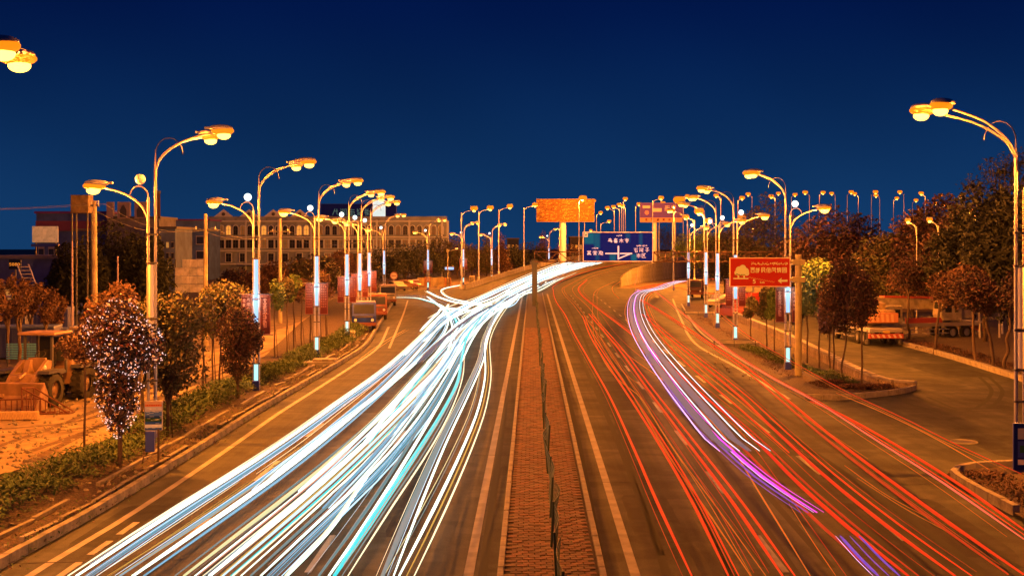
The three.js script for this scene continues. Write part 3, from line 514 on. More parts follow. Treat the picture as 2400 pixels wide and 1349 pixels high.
trail([[1000, 682], [1040, 700], [1095, 712], [1160, 715], [1200, 708]], [['white', 0, 0.3], ['cream', 0.3, 0.1]], 0.7, 'white headlight trail crossing towards the main road', WG);
trail([[1078, 668], [1040, 676], [1034, 684], [1060, 700], [1100, 708], [1130, 712]], [['white', 0, 0.22], ['cream', -0.25, 0.12]], 0.7, 'white headlight trail turning around the end of the ramp parapet', WG);
trail([[1060, 745], [1105, 716], [1150, 700], [1200, 674], [1270, 640], [1335, 614]], [['white', 0, 0.3], ['cream', 0.8, 0.16], ['ice', -0.8, 0.12], ['cream', -2.2, 0.14]], 0.7, 'very broad white headlight trail climbing the ramp', WG);
trail([[1030, 800], [1085, 748], [1135, 724], [1190, 700], [1250, 662], [1310, 638], [1370, 620]], [['white', 0, 0.3], ['ice', 0.6, 0.12], ['cream', 1.3, 0.14], ['white', -1.1, 0.2]], 0.7, 'second very broad white headlight trail climbing the ramp', WG);
trail([[1000, 850], [1060, 790], [1130, 735], [1200, 700], [1245, 676], [1320, 645], [1390, 622]], [['white', 0, 0.22], ['band', -0.5, 0.3], ['ice', 0.5, 0.1]], 0.8, 'blue edged headlight trail on the inner side of the ramp', WG);
trail([[1050, 862], [1100, 790], [1150, 740], [1205, 698], [1240, 660], [1275, 645]], [['white', 0, 0.3], ['ice', -0.35, 0.12]], 0.75, 'white headlight trail next to the steel mast of the gantry', WG);
trail([[985, 775], [1025, 735], [1045, 722], [1110, 728], [1170, 722], [1215, 694]], [['white', 0, 0.36], ['ice', 0.4, 0.2]], 0.68, 'white headlight trail weaving through the bright crossing', WG);
// yellow indicator threads over the headlight lanes
[[[225, 1349], [420, 1222], [560, 1128]], [[250, 1349], [470, 1210], [640, 1092], [720, 1035]], [[275, 1349], [500, 1202], [600, 1135]], [[600, 1110], [700, 1040], [800, 962], [890, 890]], [[560, 1095], [680, 1015], [760, 960]], [[830, 850], [900, 800], [950, 772]], [[985, 905], [1045, 855], [1080, 800]], [[860, 1060], [960, 960], [1030, 890]]].forEach((p, i) => trail(p, [[i % 3 === 0 ? 'cream' : 'gold', 0, i < 3 ? 0.022 : 0.03, 0.02], ['gold', 0.25, 0.014, 0.014]], 0.8, ['thin warm thread between the two hedge side trails, upper one', 'thin warm thread between the two hedge side trails, longest one', 'thin warm thread between the two hedge side trails, lowest one', 'thin warm thread above the rounded headlight end', 'thin warm thread beside the first broad trail', 'thin warm thread at the lay-by kerb', 'thin warm thread inside the bright bundle, upper', 'thin warm thread inside the bright bundle, lower'][i], 'thin warm light threads'));
// tail lights
const tailUp = [[1300, 668], [1350, 644], [1420, 625], [1480, 615]], tailUp2 = [[1330, 668], [1385, 642], [1450, 624], [1510, 613]], tailUp3 = [[1350, 668], [1395, 645], [1460, 627], [1530, 614]];
trail([[1622, 1349], [1540, 1175], [1490, 1060], [1430, 930], [1385, 850], [1345, 780], [1325, 738], [1303, 705], [1297, 682], ...tailUp], [['red', 0, 0.11]], 0.8, 'red tail light trail nearest to the brick median', RGp);
trail([[1708, 1349], [1620, 1170], [1545, 1040], [1475, 930], [1425, 855], [1385, 790], [1365, 740]], [['red', 0, 0.11], ['red', 0.2, 0.07]], 0.8, 'twin red tail light trail ending above the inner lane', RGp);
trail([[1722, 1349], [1640, 1185], [1560, 1050], [1490, 935], [1440, 860], [1405, 800], [1385, 745]], [['deep', 0, 0.05]], 0.82, 'dull red tail light trail beside the twin one', RGp);
trail([[1835, 1349], [1720, 1180], [1600, 1020], [1510, 900], [1460, 830], [1410, 770], [1380, 735]], [['red', 0, 0.12], ['red', 0.24, 0.09]], 0.8, 'twin red tail light trail in the middle lane', RGp);
trail([[1760, 1349], [1660, 1200], [1560, 1055], [1480, 920], [1425, 835], [1380, 765], [1345, 715], [1322, 690], [1318, 676], ...tailUp2], [['amber', 0, 0.05], ['amber', 0.3, 0.03]], 0.7, 'thin orange trail winding up the middle lane to the ramp', RGp);
trail([[1900, 1349], [1790, 1170], [1680, 1000], [1560, 895], [1470, 830], [1420, 780], [1380, 720], [1348, 690], [1342, 676], ...tailUp3], [['amber', 0, 0.05]], 0.75, 'orange trail crossing from the middle lane to the ramp', RGp);
trail([[2130, 1349], [2000, 1245], [1880, 1140], [1760, 1020], [1660, 935], [1560, 850], [1470, 775], [1400, 722], [1362, 690], [1356, 674], [1376, 655]], [['red', 0, 0.14], ['deep', 0.2, 0.08]], 0.8, 'red tail light trail in the outer lane that swings up the ramp', RGp);
trail([[2240, 1349], [2090, 1240], [1940, 1120], [1830, 1020], [1730, 925], [1640, 850], [1560, 785], [1505, 735]], [['red', 0, 0.13], ['red', 0.32, 0.07]], 0.85, 'twin red tail light trail right of the violet one', RGp);
trail([[2400, 1345], [2240, 1235], [2080, 1120], [1960, 1030], [1850, 940], [1760, 868], [1660, 800], [1560, 735], [1500, 700]], [['red', 0, 0.13], ['deep', -0.3, 0.1]], 0.8, 'long red tail light trail along the edge of the outer lane', RGp);
trail([[2060, 1349], [1930, 1235], [1800, 1110], [1700, 1005], [1600, 905], [1500, 815]], [['deep', 0, 0.11]], 0.8, 'deep red tail light trail under the violet bundle', RGp);
trail([[2400, 1262], [2210, 1130], [2050, 1028], [1920, 945], [1800, 880], [1700, 815], [1600, 735], [1545, 690], [1520, 672]], [['pink', 0, 0.085], ['red', 0.14, 0.05]], 0.85, 'pink tail light trail passing the tip of the tree island', RGp);
trail([[2400, 1240], [2250, 1135], [2080, 1030], [1960, 965], [1900, 940]], [['red', 0, 0.12]], 0.8, 'red tail light trail that ends at the kerb of the tree island', RGp);
trail([[2395, 1110], [2240, 1040], [2120, 980], [2000, 925], [1880, 860], [1760, 790], [1690, 735]], [['deep', 0, 0.05]], 1.9, 'high dim red trail over the tree island and side road', RGp);
trail([[2320, 1100], [2180, 1020], [2060, 962], [1960, 920]], [['amber', 0, 0.035]], 1.6, 'dim amber trail over the side road junction', RGp);
trail([[1600, 1085], [1545, 1000], [1500, 930], [1440, 880], [1395, 800], [1390, 760], [1390, 710], [1398, 680], [1440, 660]], [['amber', 0, 0.04]], 0.75, 'amber thread turning between the ramp and the nose of the wall', RGp);
trail([[1605, 660], [1560, 668], [1510, 676], [1490, 690], [1478, 710], [1475, 735], [1490, 770], [1510, 800]], [['red', 0, 0.1], ['amber', 0.4, 0.06]], 0.8, 'red trail curling out of the slip road behind the violet one', RGp);
trail([[1700, 692], [1620, 680], [1570, 672], [1530, 684], [1512, 700], [1520, 740], [1550, 790], [1620, 860], [1720, 945], [1850, 1060]], [['red', 0, 0.09], ['amber', -0.35, 0.05]], 0.8, 'red trail from the service road into the outer lane', RGp);
trail([[1690, 652], [1600, 660], [1540, 668], [1500, 676]], [['red', 0, 0.16], ['deep', 0.7, 0.22]], 0.9, 'red glow trail along the foot of the retaining wall', RGp);
trail([[1488, 668], [1492, 654], [1490, 640]], [['pink', 0, 0.07]], 1.1, 'short pink trail rising before the nose of the wall', RGp);
trail([[1452, 700], [1438, 685], [1436, 672], [1450, 662], [1462, 652]], [['amber', 0, 0.06]], 0.8, 'amber trail hooking round the nose of the wall', RGp);
// the violet and white bundle of one long vehicle
const bun = [[1608, 657], [1580, 664], [1550, 676], [1520, 682], [1506, 690], [1500, 705], [1501, 728], [1508, 752], [1525, 785], [1560, 832], [1610, 890], [1680, 965], [1750, 1035]];
trail([...bun, [1781, 1056]], [['silver', 0, 0.04], ['silver', 0.55, 0.04], ['lilac', 1.1, 0.05], ['band', 0.28, 0.4, 0.04], ['band', 0.82, 0.4, 0.04], ['silver', -0.3, 0.03]], 1.6, 'violet white bundle of lamp trails that bends out of the slip road', 'violet lamp trails');
trail([[1497, 678], [1490, 700], [1487, 725], [1497, 765], [1520, 812], [1560, 880], [1620, 960], [1700, 1040], [1800, 1125], [1915, 1200]], [['magenta', 0, 0.1, 0.06], ['violet', 0.2, 0.07, 0.04], ['magenta', -0.16, 0.03], ['lilac', 0.07, 0.02], ['violet', 0.36, 0.03]], 1.3, 'magenta side marker trail running below the violet white bundle', 'violet lamp trails');
trail([[1970, 1255], [2020, 1310], [2060, 1349]], [['violet', 0, 0.08, 0.05], ['lilac', 0.1, 0.012], ['violet', -0.4, 0.05], ['violet', -0.2, 0.03]], 1.0, 'short violet blue streaks in the outer lane', 'violet lamp trails');
[[[1860, 962], [1900, 988], [1960, 1030]], [[1870, 965], [1960, 1025], [2035, 1075]], [[1980, 1090], [2080, 1160], [2180, 1215]], [[2010, 1120], [2120, 1190], [2230, 1250]], [[1850, 1180], [1900, 1260], [1960, 1349]]].forEach((p, i) => trail(p, [['amber', 0, 0.018]], 0.8, ['hair thin amber thread beside the island kerb, upper', 'hair thin amber thread beside the island kerb, lower', 'hair thin amber thread across the outer red trails, upper', 'hair thin amber thread across the outer red trails, lower', 'hair thin amber thread between the inner red trails'][i], 'hair thin amber threads'));
// ---------------------------------------------------------------- trees, hedge, ground cover
const LEAF = { side: THREE.DoubleSide, vertexColors: true };
const leafMat = mat({ c: [1, 1, 1], rough: 0.75, ...LEAF });
const leafDull = mat({ c: [1, 1, 1], rough: 0.95, ...LEAF });
function leafCloud(blobs, n, size, cols, o = {}) {     // many folded leaves through the outer part of several uneven lumps
  const pos = [], col = [], tot = blobs.reduce((s, b) => s + b[3] * b[4] * (b[5] ?? b[3]), 0);
  const d = V(), a = V(), b1 = V(), c = V(), up = V();
  for (const [bx, by, bz, rx, ry, rz = rx] of blobs) {
    const m = Math.round(n * rx * ry * rz / tot), lob = []; for (let k = 0; k < 14; k++) lob.push([V(R(-1, 1), R(-1, 1), R(-1, 1)).normalize(), R(0.75, 1.25)]);
    for (let i = 0; i < m; i++) {
      d.set(R(-1, 1), R(-1, 1), R(-1, 1)); if (d.lengthSq() > 1 || d.lengthSq() < 1e-3) { i--; continue; } d.normalize();
      let best = -2, w = 1; for (const [l, s] of lob) { const q = l.dot(d); if (q > best) { best = q; w = s * (0.72 + 0.28 * q); } }
      const rr = w * Math.pow(rnd(), o.hollow ?? 0.42), taper = o.taper ? 1 - o.taper * Math.max(0, -d.y * rr) : 1;
      const cx = bx + d.x * rx * rr * taper, cy = by + d.y * ry * rr, cz = bz + d.z * rz * rr * taper, s = size * R(0.6, 1.35);
      a.set(R(-1, 1), R(-0.9, 0.6), R(-1, 1)).normalize(); b1.set(R(-1, 1), R(-1, 1), R(-1, 1)).cross(a).normalize(); up.crossVectors(a, b1).multiplyScalar(0.28 * s);
      const cl = cols[(rnd() * cols.length) | 0], v = R(0.65, 1.3);
      const tip = [cx + a.x * s, cy + a.y * s, cz + a.z * s], root = [cx - a.x * s, cy - a.y * s, cz - a.z * s];
      const l = [cx + b1.x * s * 0.5 + up.x, cy + b1.y * s * 0.5 + up.y, cz + b1.z * s * 0.5 + up.z], r = [cx - b1.x * s * 0.5 + up.x, cy - b1.y * s * 0.5 + up.y, cz - b1.z * s * 0.5 + up.z];
      pos.push(...root, ...l, ...tip, ...root, ...tip, ...r); for (let k = 0; k < 6; k++) col.push(cl[0] * v, cl[1] * v, cl[2] * v);
    }
  }
  const g = new THREE.BufferGeometry(); g.setAttribute('position', new THREE.Float32BufferAttribute(pos, 3)); g.setAttribute('color', new THREE.Float32BufferAttribute(col, 3)); g.computeVertexNormals();
  return g;
}
function limb(b, a, c, r0, r1, wob = 0.06) {           // a tapered, slightly crooked length of wood
  const n = 5, pts = []; const L = a.distanceTo(c);
  for (let i = 0; i <= n; i++) { const p = a.clone().lerp(c, i / n); if (i && i < n) { p.x += R(-wob, wob) * L * 0.3; p.z += R(-wob, wob) * L * 0.3; } pts.push(p); }
  const cv = new THREE.CatmullRomCurve3(pts), seg = 10, rad = 7, g = new THREE.TubeGeometry(cv, seg, 1, rad), p = g.attributes.position;
  for (let i = 0; i < p.count; i++) { const k = Math.floor(i / (rad + 1)) / seg, q = cv.getPointAt(k), r = r0 + (r1 - r0) * k; p.setXYZ(i, q.x + (p.getX(i) - q.x) * r, q.y + (p.getY(i) - q.y) * r, q.z + (p.getZ(i) - q.z) * r); }
  g.computeVertexNormals(); return b.add(g);
}
const C = {
  green: [[0.055, 0.1, 0.025], [0.07, 0.12, 0.03], [0.04, 0.08, 0.02], [0.09, 0.13, 0.03]],
  plum: [[0.036, 0.014, 0.018], [0.02, 0.01, 0.013], [0.06, 0.022, 0.022], [0.013, 0.009, 0.01]],
  speck: [[0.04, 0.016, 0.02], [0.02, 0.01, 0.014], [0.025, 0.01, 0.014], [0.03, 0.012, 0.016], [0.016, 0.008, 0.01], [0.035, 0.012, 0.014], [0.03, 0.014, 0.018], [0.02, 0.012, 0.014], [0.12, 0.03, 0.03], [0.8, 0.66, 0.66]],
  rust: [[0.09, 0.045, 0.03], [0.12, 0.06, 0.035], [0.06, 0.03, 0.024]],
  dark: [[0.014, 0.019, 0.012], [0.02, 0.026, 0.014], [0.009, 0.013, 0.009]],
  mixed: [[0.06, 0.07, 0.03], [0.08, 0.055, 0.03], [0.04, 0.04, 0.022]],
};
function tree(name, label, cat, base, o) {
  const t = thing(name, label, cat, base, 0, o.group), b = mb(), blobs = o.blobs, topY = Math.max(...blobs.map(k => k[1]));
  const lean = V(o.lean || 0, 0, 0), fork = V(lean.x * 0.7, o.fork ?? Math.max(0.5, Math.min(...blobs.map(k => k[1] - k[4] * 0.55))), 0);
  limb(b, V(0, -0.05, 0), fork, o.r, o.r * 0.72, o.wob ?? 0.05);
  blobs.forEach(k => { for (let i = 0; i < (o.limbs ?? 3); i++) limb(b, fork.clone().add(V(0, -0.04 * i, 0)), V(k[0] + R(-0.5, 0.5) * k[3], k[1] + R(-0.2, 0.6) * k[4], k[2] + R(-0.5, 0.5) * (k[5] ?? k[3])), o.r * 0.6, o.r * 0.12, 0.12); });
  if (o.stake) limb(b, V(0.2, 0, 0.1), V(0.05, o.stake, 0), 0.025, 0.02, 0);
  b.build('trunk', o.pale ? M.barkPale : M.bark, t);
  if (o.n) meshOf('crown', leafCloud(blobs, o.n, o.leaf ?? 0.1, o.cols, o), o.mat || leafMat, t);
  return t;
}
// the row on the hedge verge
tree('verge_tree', 'dark plum leaved tree flecked with pale leaves, heart shaped, behind the blue notice', 'tree', G(278, 1095), { r: 0.09, fork: 1.1, blobs: [[-.05, 4.2, 0, 1.05, 1.25], [0.55, 3.95, 0.1, 0.95, 0.95], [-0.02, 2.5, 0, 0.75, 1.35], [-.05, 1.55, 0, 0.36, 0.6]], n: 7800, leaf: 0.075, cols: C.speck, lean: 0.05 });
{ // made-up glowing beads and cords over that crown, for its bright specks
  const t = thing('added_specks', 'tiny made up white pink glowing beads for the bright specks on the heart shaped plum tree', 'added beads', G(278, 1095)), n = 560, im = new THREE.InstancedMesh(new THREE.OctahedronGeometry(0.021), glow(1.5, 1.0, 1.0), n);
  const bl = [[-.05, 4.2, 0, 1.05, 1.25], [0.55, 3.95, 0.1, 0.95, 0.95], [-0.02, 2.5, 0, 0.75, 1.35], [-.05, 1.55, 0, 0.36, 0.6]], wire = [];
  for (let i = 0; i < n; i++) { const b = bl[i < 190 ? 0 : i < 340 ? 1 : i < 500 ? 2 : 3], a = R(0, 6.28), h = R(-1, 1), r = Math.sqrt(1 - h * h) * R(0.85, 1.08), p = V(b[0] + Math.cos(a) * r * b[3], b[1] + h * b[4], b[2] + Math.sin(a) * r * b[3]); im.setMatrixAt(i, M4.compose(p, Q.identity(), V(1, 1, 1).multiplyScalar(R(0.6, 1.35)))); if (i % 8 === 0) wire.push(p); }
  im.name = 'glow_beads'; im.userData.kind = 'stuff'; t.add(im); for (let k = 0; k + 5 < wire.length; k += 5) mb().tube(wire.slice(k, k + 6), 0.005, 30, 3).build('added_cord', M.darkSteel, t);
}
tree('verge_tree', 'fullest leafy tree of the hedge verge with a yellow lit crown', 'tree', G(393, 1025), { r: 0.085, fork: 1.3, blobs: [[-0.35, 4.3, 0, 1.1, 1.3], [0.55, 4.4, 0.1, 1.0, 1.1], [0.25, 3.0, -0.1, 1.15, 1.3], [0.2, 2.1, 0, 0.7, 0.7]], n: 8600, leaf: 0.08, cols: C.mixed, stake: 2 });
tree('verge_tree', 'dark round plum leaved tree in front of the lamp with the lit tubes', 'tree', G(557, 935), { r: 0.075, fork: 0.7, blobs: [[0.1, 3.2, 0, 1.0, 1.15], [0.55, 2.7, 0.1, 0.75, 0.9], [-0.1, 1.9, 0, 0.75, 1.1]], n: 6200, leaf: 0.08, cols: C.plum });
tree('young_tree', 'thin sapling with a small round crown beside the wheel loader', 'tree', G(197, 1062), { r: 0.045, fork: 3.2, blobs: [[-0.15, 3.75, 0, 0.75, 0.5], [0.05, 3.5, 0, 0.5, 0.4]], n: 1800, leaf: 0.07, cols: C.rust });
tree('verge_tree', 'rust leaved tree rising behind the pale flecked tree', 'tree', G(262, 985), { r: 0.07, fork: 2.2, blobs: [[0.3, 4.8, 0, 1.1, 1.0], [-0.3, 4.0, 0, 1.0, 1.1], [0.5, 3.4, 0, 1.0, 1.0]], n: 5200, leaf: 0.09, cols: C.rust });
tree('verge_tree', 'yellow lit tree with two thin stems behind the dark round tree', 'tree', G(497, 905), { r: 0.05, fork: 2.6, blobs: [[0.3, 4.5, 0, 1.25, 0.9], [1.3, 4.2, 0, 1.1, 0.9], [-0.4, 3.6, 0, 0.8, 0.8]], n: 4600, leaf: 0.09, cols: C.mixed, stake: 2.6 });
[[475, 925, 0], [515, 905, 1], [644, 838, 2], [672, 826, 0], [688, 820, 2], [707, 812, 1], [727, 803, 2], [748, 796, 0], [763, 800, 1], [330, 1000, 1]].forEach(([x, y, k], i) => {
  const p = G(x, y), h = R(4.2, 5.2);
  tree('young_tree', ['sapling left of the two stemmed yellow tree', 'sapling right of the two stemmed yellow tree', 'sapling under the lettered banner of the lamp', 'sapling second past the lettered banner', 'sapling third past the lettered banner', 'sapling fourth past the lettered banner, near the plain banners', 'sapling just before the lamp with plain red banners', 'forked sapling behind the plain red banners', 'sapling right of the plain red banners', 'sapling behind the leafy tree by the unlit globe'][i], 'tree', p,
    { r: 0.05, fork: h - 1.6, blobs: [[R(-.2, .2), h - 0.6, 0, R(0.5, 0.75), R(0.6, 0.9)], [R(-.3, .3), h - 1.4, 0, 0.45, 0.5]], n: 900, leaf: 0.09, cols: [C.mixed, C.rust, C.green][k], group: 'saplings along the sandy track', limbs: 2, stake: 1.8 });
});
// pruned trees by the loaders
[[18, 850], [45, 862], [106, 845], [72, 835], [128, 832], [-20, 870]].forEach(([x, y], i) => {
  const p = G(x, y), h = R(3.6, 5.2);
  tree('pruned_tree', ['hard pruned tree at the edge of the yard, behind the bucket', 'hard pruned tree with a forked pale trunk left of the loader cab', 'hard pruned tree whose forks spread behind the loader cab', 'hard pruned tree with tufted shoots left of the loader cab', 'hard pruned tree behind the loader canopy', 'hard pruned tree cut by the frame edge'][i], 'tree', p, { r: 0.12, fork: 2.0, wob: 0.12, pale: true, blobs: [[-0.5, h, 0, 0.35, 0.7], [0.5, h - 0.4, 0, 0.35, 0.7], [0.1, h - 1.2, 0.2, 0.5, 0.7]], n: 1000, leaf: 0.12, cols: C.rust, group: 'pruned trees by the loader yard', limbs: 2 });
});
// dark mass behind the yard
[[200, 690, 118, 8.2, 3.4], [262, 690, 125, 9.3, 4.4], [320, 690, 122, 9.0, 3.6], [365, 690, 118, 8.6, 2.2], [150, 690, 128, 7.2, 3.0], [95, 690, 150, 6.0, 3.4]].forEach(([x, , z, h, w], i) => {
  const p = D(x, 700, z); p.y = 0;
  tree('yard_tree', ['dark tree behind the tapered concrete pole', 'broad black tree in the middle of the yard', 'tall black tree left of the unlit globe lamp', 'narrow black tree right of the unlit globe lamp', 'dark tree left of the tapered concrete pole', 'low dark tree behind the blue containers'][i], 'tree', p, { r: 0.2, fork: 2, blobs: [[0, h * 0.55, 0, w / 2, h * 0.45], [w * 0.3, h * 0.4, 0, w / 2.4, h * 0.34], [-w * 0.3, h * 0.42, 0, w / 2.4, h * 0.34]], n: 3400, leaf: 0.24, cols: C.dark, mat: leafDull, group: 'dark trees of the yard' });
});
// trees beyond the hedge towards the lay-by, and along the ramp
[[640, 175, 5.0, 4, 'rust'], [700, 185, 5.5, 4.5, 'mixed'], [760, 170, 6.4, 4.6, 'mixed'], [800, 190, 7.2, 4.5, 'rust'], [850, 200, 6.5, 5, 'mixed'], [905, 230, 7.6, 6, 'dark'], [950, 250, 8.2, 7, 'dark'], [995, 262, 8.2, 7, 'dark'], [1040, 285, 9.4, 8, 'mixed'], [1072, 275, 9.8, 6, 'mixed'], [1106, 290, 8, 7, 'mixed'], [1140, 300, 10.2, 6, 'mixed'], [1175, 315, 10.8, 5.4, 'rust'], [1205, 330, 7.6, 8, 'dark'], [1245, 350, 8.2, 9, 'dark'], [1272, 372, 11.8, 7, 'rust'], [1330, 400, 8.6, 10, 'rust'], [590, 165, 4.2, 3.6, 'rust'], [545, 160, 4.4, 3.6, 'plum'], [720, 225, 5, 5, 'plum']].forEach(([x, z, h, w, c], i) => {
  const p = D(x, 640, z); p.y = 0;
  const conifer = [11, 12, 15].includes(i);
  tree(conifer ? 'conifer' : 'roadside_tree', ['low rust tree before the arcaded building', 'low bushy tree before the arcaded building, right of the rust one', 'yellowish tree behind the plain red banners', 'rust tree behind the first lit lamp tubes', 'yellowish tree behind the parked trucks', 'dark tree at the lay-by corner', 'dark tree behind the lay-by signs', 'dark wide tree left of the cream wall', 'wide tree behind the cream wall', 'pointed tree at the ramp start', 'round tree behind the ramp parapet', 'orange lit conifer behind the ramp parapet', 'second conifer behind the ramp parapet', 'low dark tree between the conifers', 'dark tree beside the rust conifer', 'rust conifer below the orange billboard', 'rust tree at the foot of the billboard column', 'low rust shrub tree under the first utility pole', 'plum shrub tree by the white hoarding', 'plum tree between the utility poles'][i], 'tree', p,
    { r: 0.18, fork: 1.5, blobs: conifer ? [[0, h * 0.25, 0, w * 0.5, h * 0.22], [0, h * 0.5, 0, w * 0.36, h * 0.22], [0, h * 0.75, 0, w * 0.2, h * 0.24]] : [[0, h * 0.6, 0, w / 2, h * 0.4], [w * 0.28, h * 0.42, 0.4, w / 2.5, h * 0.32], [-w * 0.28, h * 0.4, -0.3, w / 2.5, h * 0.32]], n: 2300, leaf: 0.24, cols: C[c], group: 'trees behind the lay-by and the ramp' });
});
// the right side
const bigs = [
  [1790, 172, 14.0, 9.5, 'mixed', 'tall tree with a lit crown above the gantry, right of the bright lamps'], [1700, 185, 10.5, 7, 'mixed', 'tree behind the gantry beam right of the yellow lit tree'], [1655, 262, 11.2, 6.5, 'green', 'brightly lit yellow tree between the lamp poles over the gantry beam'],
  [1570, 440, 15.5, 15, 'mixed', 'orange lit tree behind the retaining wall'], [1615, 300, 10.2, 7, 'green', 'low yellow lit tree at the end of the retaining wall'], [1860, 150, 8.5, 6.5, 'plum', 'dark red tree behind the red direction sign'], [1935, 132, 11.4, 7.4, 'plum', 'big dark red tree behind the outer lamp head'], [2010, 138, 11.2, 6.2, 'plum', 'dark red tree right of the outer lamp head'],
  [2085, 118, 9.4, 5.6, 'mixed', 'orange lit tree hanging over the yellow crane truck'], [2140, 122, 11.0, 6.4, 'rust', 'rust tree between the two crane trucks'], [2195, 112, 11.6, 6.0, 'plum', 'rust tree right over the white crane boom'], [2250, 106, 11.0, 6.2, 'plum', 'dark tree over the crane cab'], [2310, 94, 12.0, 6.6, 'dark', 'black tree left of the corner lamp pole'], [2385, 86, 11.6, 6.0, 'dark', 'black tree behind the corner lamp pole'], [2460, 84, 12.6, 5.6, 'dark', 'tall black tree cut by the frame edge'],
  [1740, 190, 8.4, 8, 'rust', 'rust tree behind the left half of the red direction sign'],
];
bigs.forEach(([x, z, h, w, c, label], i) => {
  const p = D(x, 640, z); p.y = 0;
  tree('park_tree', label, 'tree', p, { r: 0.2, fork: h * 0.22, wob: 0.1, blobs: [[0, h * 0.68, 0, w * 0.42, h * 0.3], [w * 0.3, h * 0.5, 0.5, w * 0.36, h * 0.26], [-w * 0.3, h * 0.5, -0.4, w * 0.36, h * 0.27], [w * 0.05, h * 0.36, 1.2, w * 0.38, h * 0.2]], n: i > 9 ? 8000 : 5600, leaf: i > 9 ? 0.24 : 0.21, cols: C[c], group: 'tall trees beyond the service road' });
});
tree('bare_tree', 'thin topped tree with open twigs rising above the black trees', 'tree', D(2350, 700, 112).setY(0), { r: 0.16, fork: 7, limbs: 9, blobs: [[0, 13.6, 0, 2.6, 1.7], [-2.6, 12.4, 0, 1.6, 1.0], [1.6, 14.4, 0, 1.8, 1.4]], n: 1500, leaf: 0.13, cols: C.dark, hollow: 0.8 });
[[2105, 790, 0.3], [2190, 830, 0.5], [2290, 850, -0.3], [2330, 862, -0.6], [2130, 800, 0], [2356, 870, 0.4], [2400, 885, 0.2]].forEach(([x, y, lean], i) => {
  const p = G(x, y), b = R(2.8, 3.8);
  tree('belt_tree', ['slim tree in front of the yellow crane truck', 'slim tree in front of the red chassis panel', 'leaning pink barked tree before the crane cab', 'leaning tree left of the corner lamp pole', 'slim tree between the crane trucks', 'slim tree right of the leaning ones', 'slim tree behind the corner lamp pole'][i], 'tree', p, { r: 0.1, fork: b, lean, wob: 0.12, pale: i === 2, blobs: [[lean * 2, b + 1.4, 0, 1.4, 1.2], [lean * 2 + 0.8, b + 0.8, 0.3, 0.9, 0.8]], n: 2000, leaf: 0.12, cols: i < 3 ? C.rust : C.plum, group: 'slim trees along the kerb of the crane trucks' });
});
// island trees
[[1797, 818, 4.2, 0.65, 'mixed'], [1816, 826, 4.3, 0.7, 'green'], [1868, 850, 4.6, 0.7, 'mixed'], [1893, 853, 5.8, 0.95, 'green'], [1921, 864, 6.3, 1.5, 'green'], [1955, 884, 5.6, 1.0, 'rust'], [1980, 895, 6.4, 1.15, 'plum'], [2020, 908, 5.7, 0.85, 'plum'], [1760, 800, 3.4, 0.6, 'mixed'], [1945, 872, 4.2, 0.7, 'rust']].forEach(([x, y, h, w, c], i) => {
  const p = G(x, y);
  tree('island_tree', ['thin island tree left of the lettered banner', 'thin island tree touching the lettered banner', 'thin island tree behind the yellow sign post', 'island tree right of the yellow sign post', 'island tree with the bright yellow crown beside the red direction sign', 'rust island tree between the yellow crown and the dark one', 'darkest island tree with a twisted trunk', 'island tree nearest to the rounded kerb, with a straight bare trunk', 'smallest island tree by the drain pit', 'low rust island tree under the yellow crown'][i], 'tree', p,
    { r: 0.055, fork: h * 0.58, wob: i === 6 ? 0.12 : 0.04, blobs: [[0, h * 0.88, 0, w * 0.8, h * 0.14], [0.15, h * 0.74, 0, w, h * 0.14], [-0.15, h * (i === 6 ? 0.5 : 0.62), 0, w * 0.7, h * 0.12]], n: Math.round(2000 + w * 2000), leaf: 0.085, cols: C[c], group: 'slender trees on the island' });
});
// hedge and ground cover: one mass each
function cover(name, label, line, w, hgt, n, cols, size) {
  const geos = []; const p = resample(line, 0.6), pos = [], col = [];
  for (let k = 0; k < n; k++) {
    const i = (rnd() * (p.length - 1)) | 0, a = p[i], b = p[i + 1], d = V(b.x - a.x, 0, b.z - a.z).normalize(), r = V(-d.z, 0, d.x), u = (rnd() + rnd() - 1), lump = 0.62 + 0.38 * Math.sin(i * 0.9 + Math.sin(i * 0.37) * 3);
    const h = hgt * lump * Math.sqrt(Math.max(0, 1 - u * u)) * Math.pow(rnd(), 0.45), x = a.x + d.x * R(0, 0.6) + r.x * u * w, z = a.z + d.z * R(0, 0.6) + r.z * u * w;
    const s = size * R(0.6, 1.4), an = R(0, 6.28), tilt = R(-0.1, 0.9), dx = Math.cos(an), dz = Math.sin(an), cl = cols[(rnd() * cols.length) | 0], v = R(0.6, 1.3);
    const root = [x, 0.03 + h, z], tip = [x + dx * s * Math.cos(tilt), 0.03 + h + s * Math.sin(tilt), z + dz * s * Math.cos(tilt)], mx = (root[0] + tip[0]) / 2, my = (root[1] + tip[1]) / 2 + s * 0.12, mz = (root[2] + tip[2]) / 2;
    pos.push(...root, mx - dz * s * 0.2, my, mz + dx * s * 0.2, ...tip, ...root, ...tip, mx + dz * s * 0.2, my, mz - dx * s * 0.2); for (let q = 0; q < 6; q++) col.push(cl[0] * v, cl[1] * v, cl[2] * v);
  }
  const g = new THREE.BufferGeometry(); g.setAttribute('position', new THREE.Float32BufferAttribute(pos, 3)); g.setAttribute('color', new THREE.Float32BufferAttribute(col, 3)); g.computeVertexNormals();
  return tag(meshOf(name, g, leafMat), label, 'ground cover', null, 'stuff');
}
cover('hedge_shrubs', 'low green hedge shrubs growing along the verge', [G(-260, 1330), G(0, 1195), G(110, 1140), G(230, 1085), G(330, 1030), G(430, 975), G(500, 940), G(640, 878), G(720, 840), G(800, 800), G(835, 775)], 1.25, 0.75, 34000, C.green, 0.17);
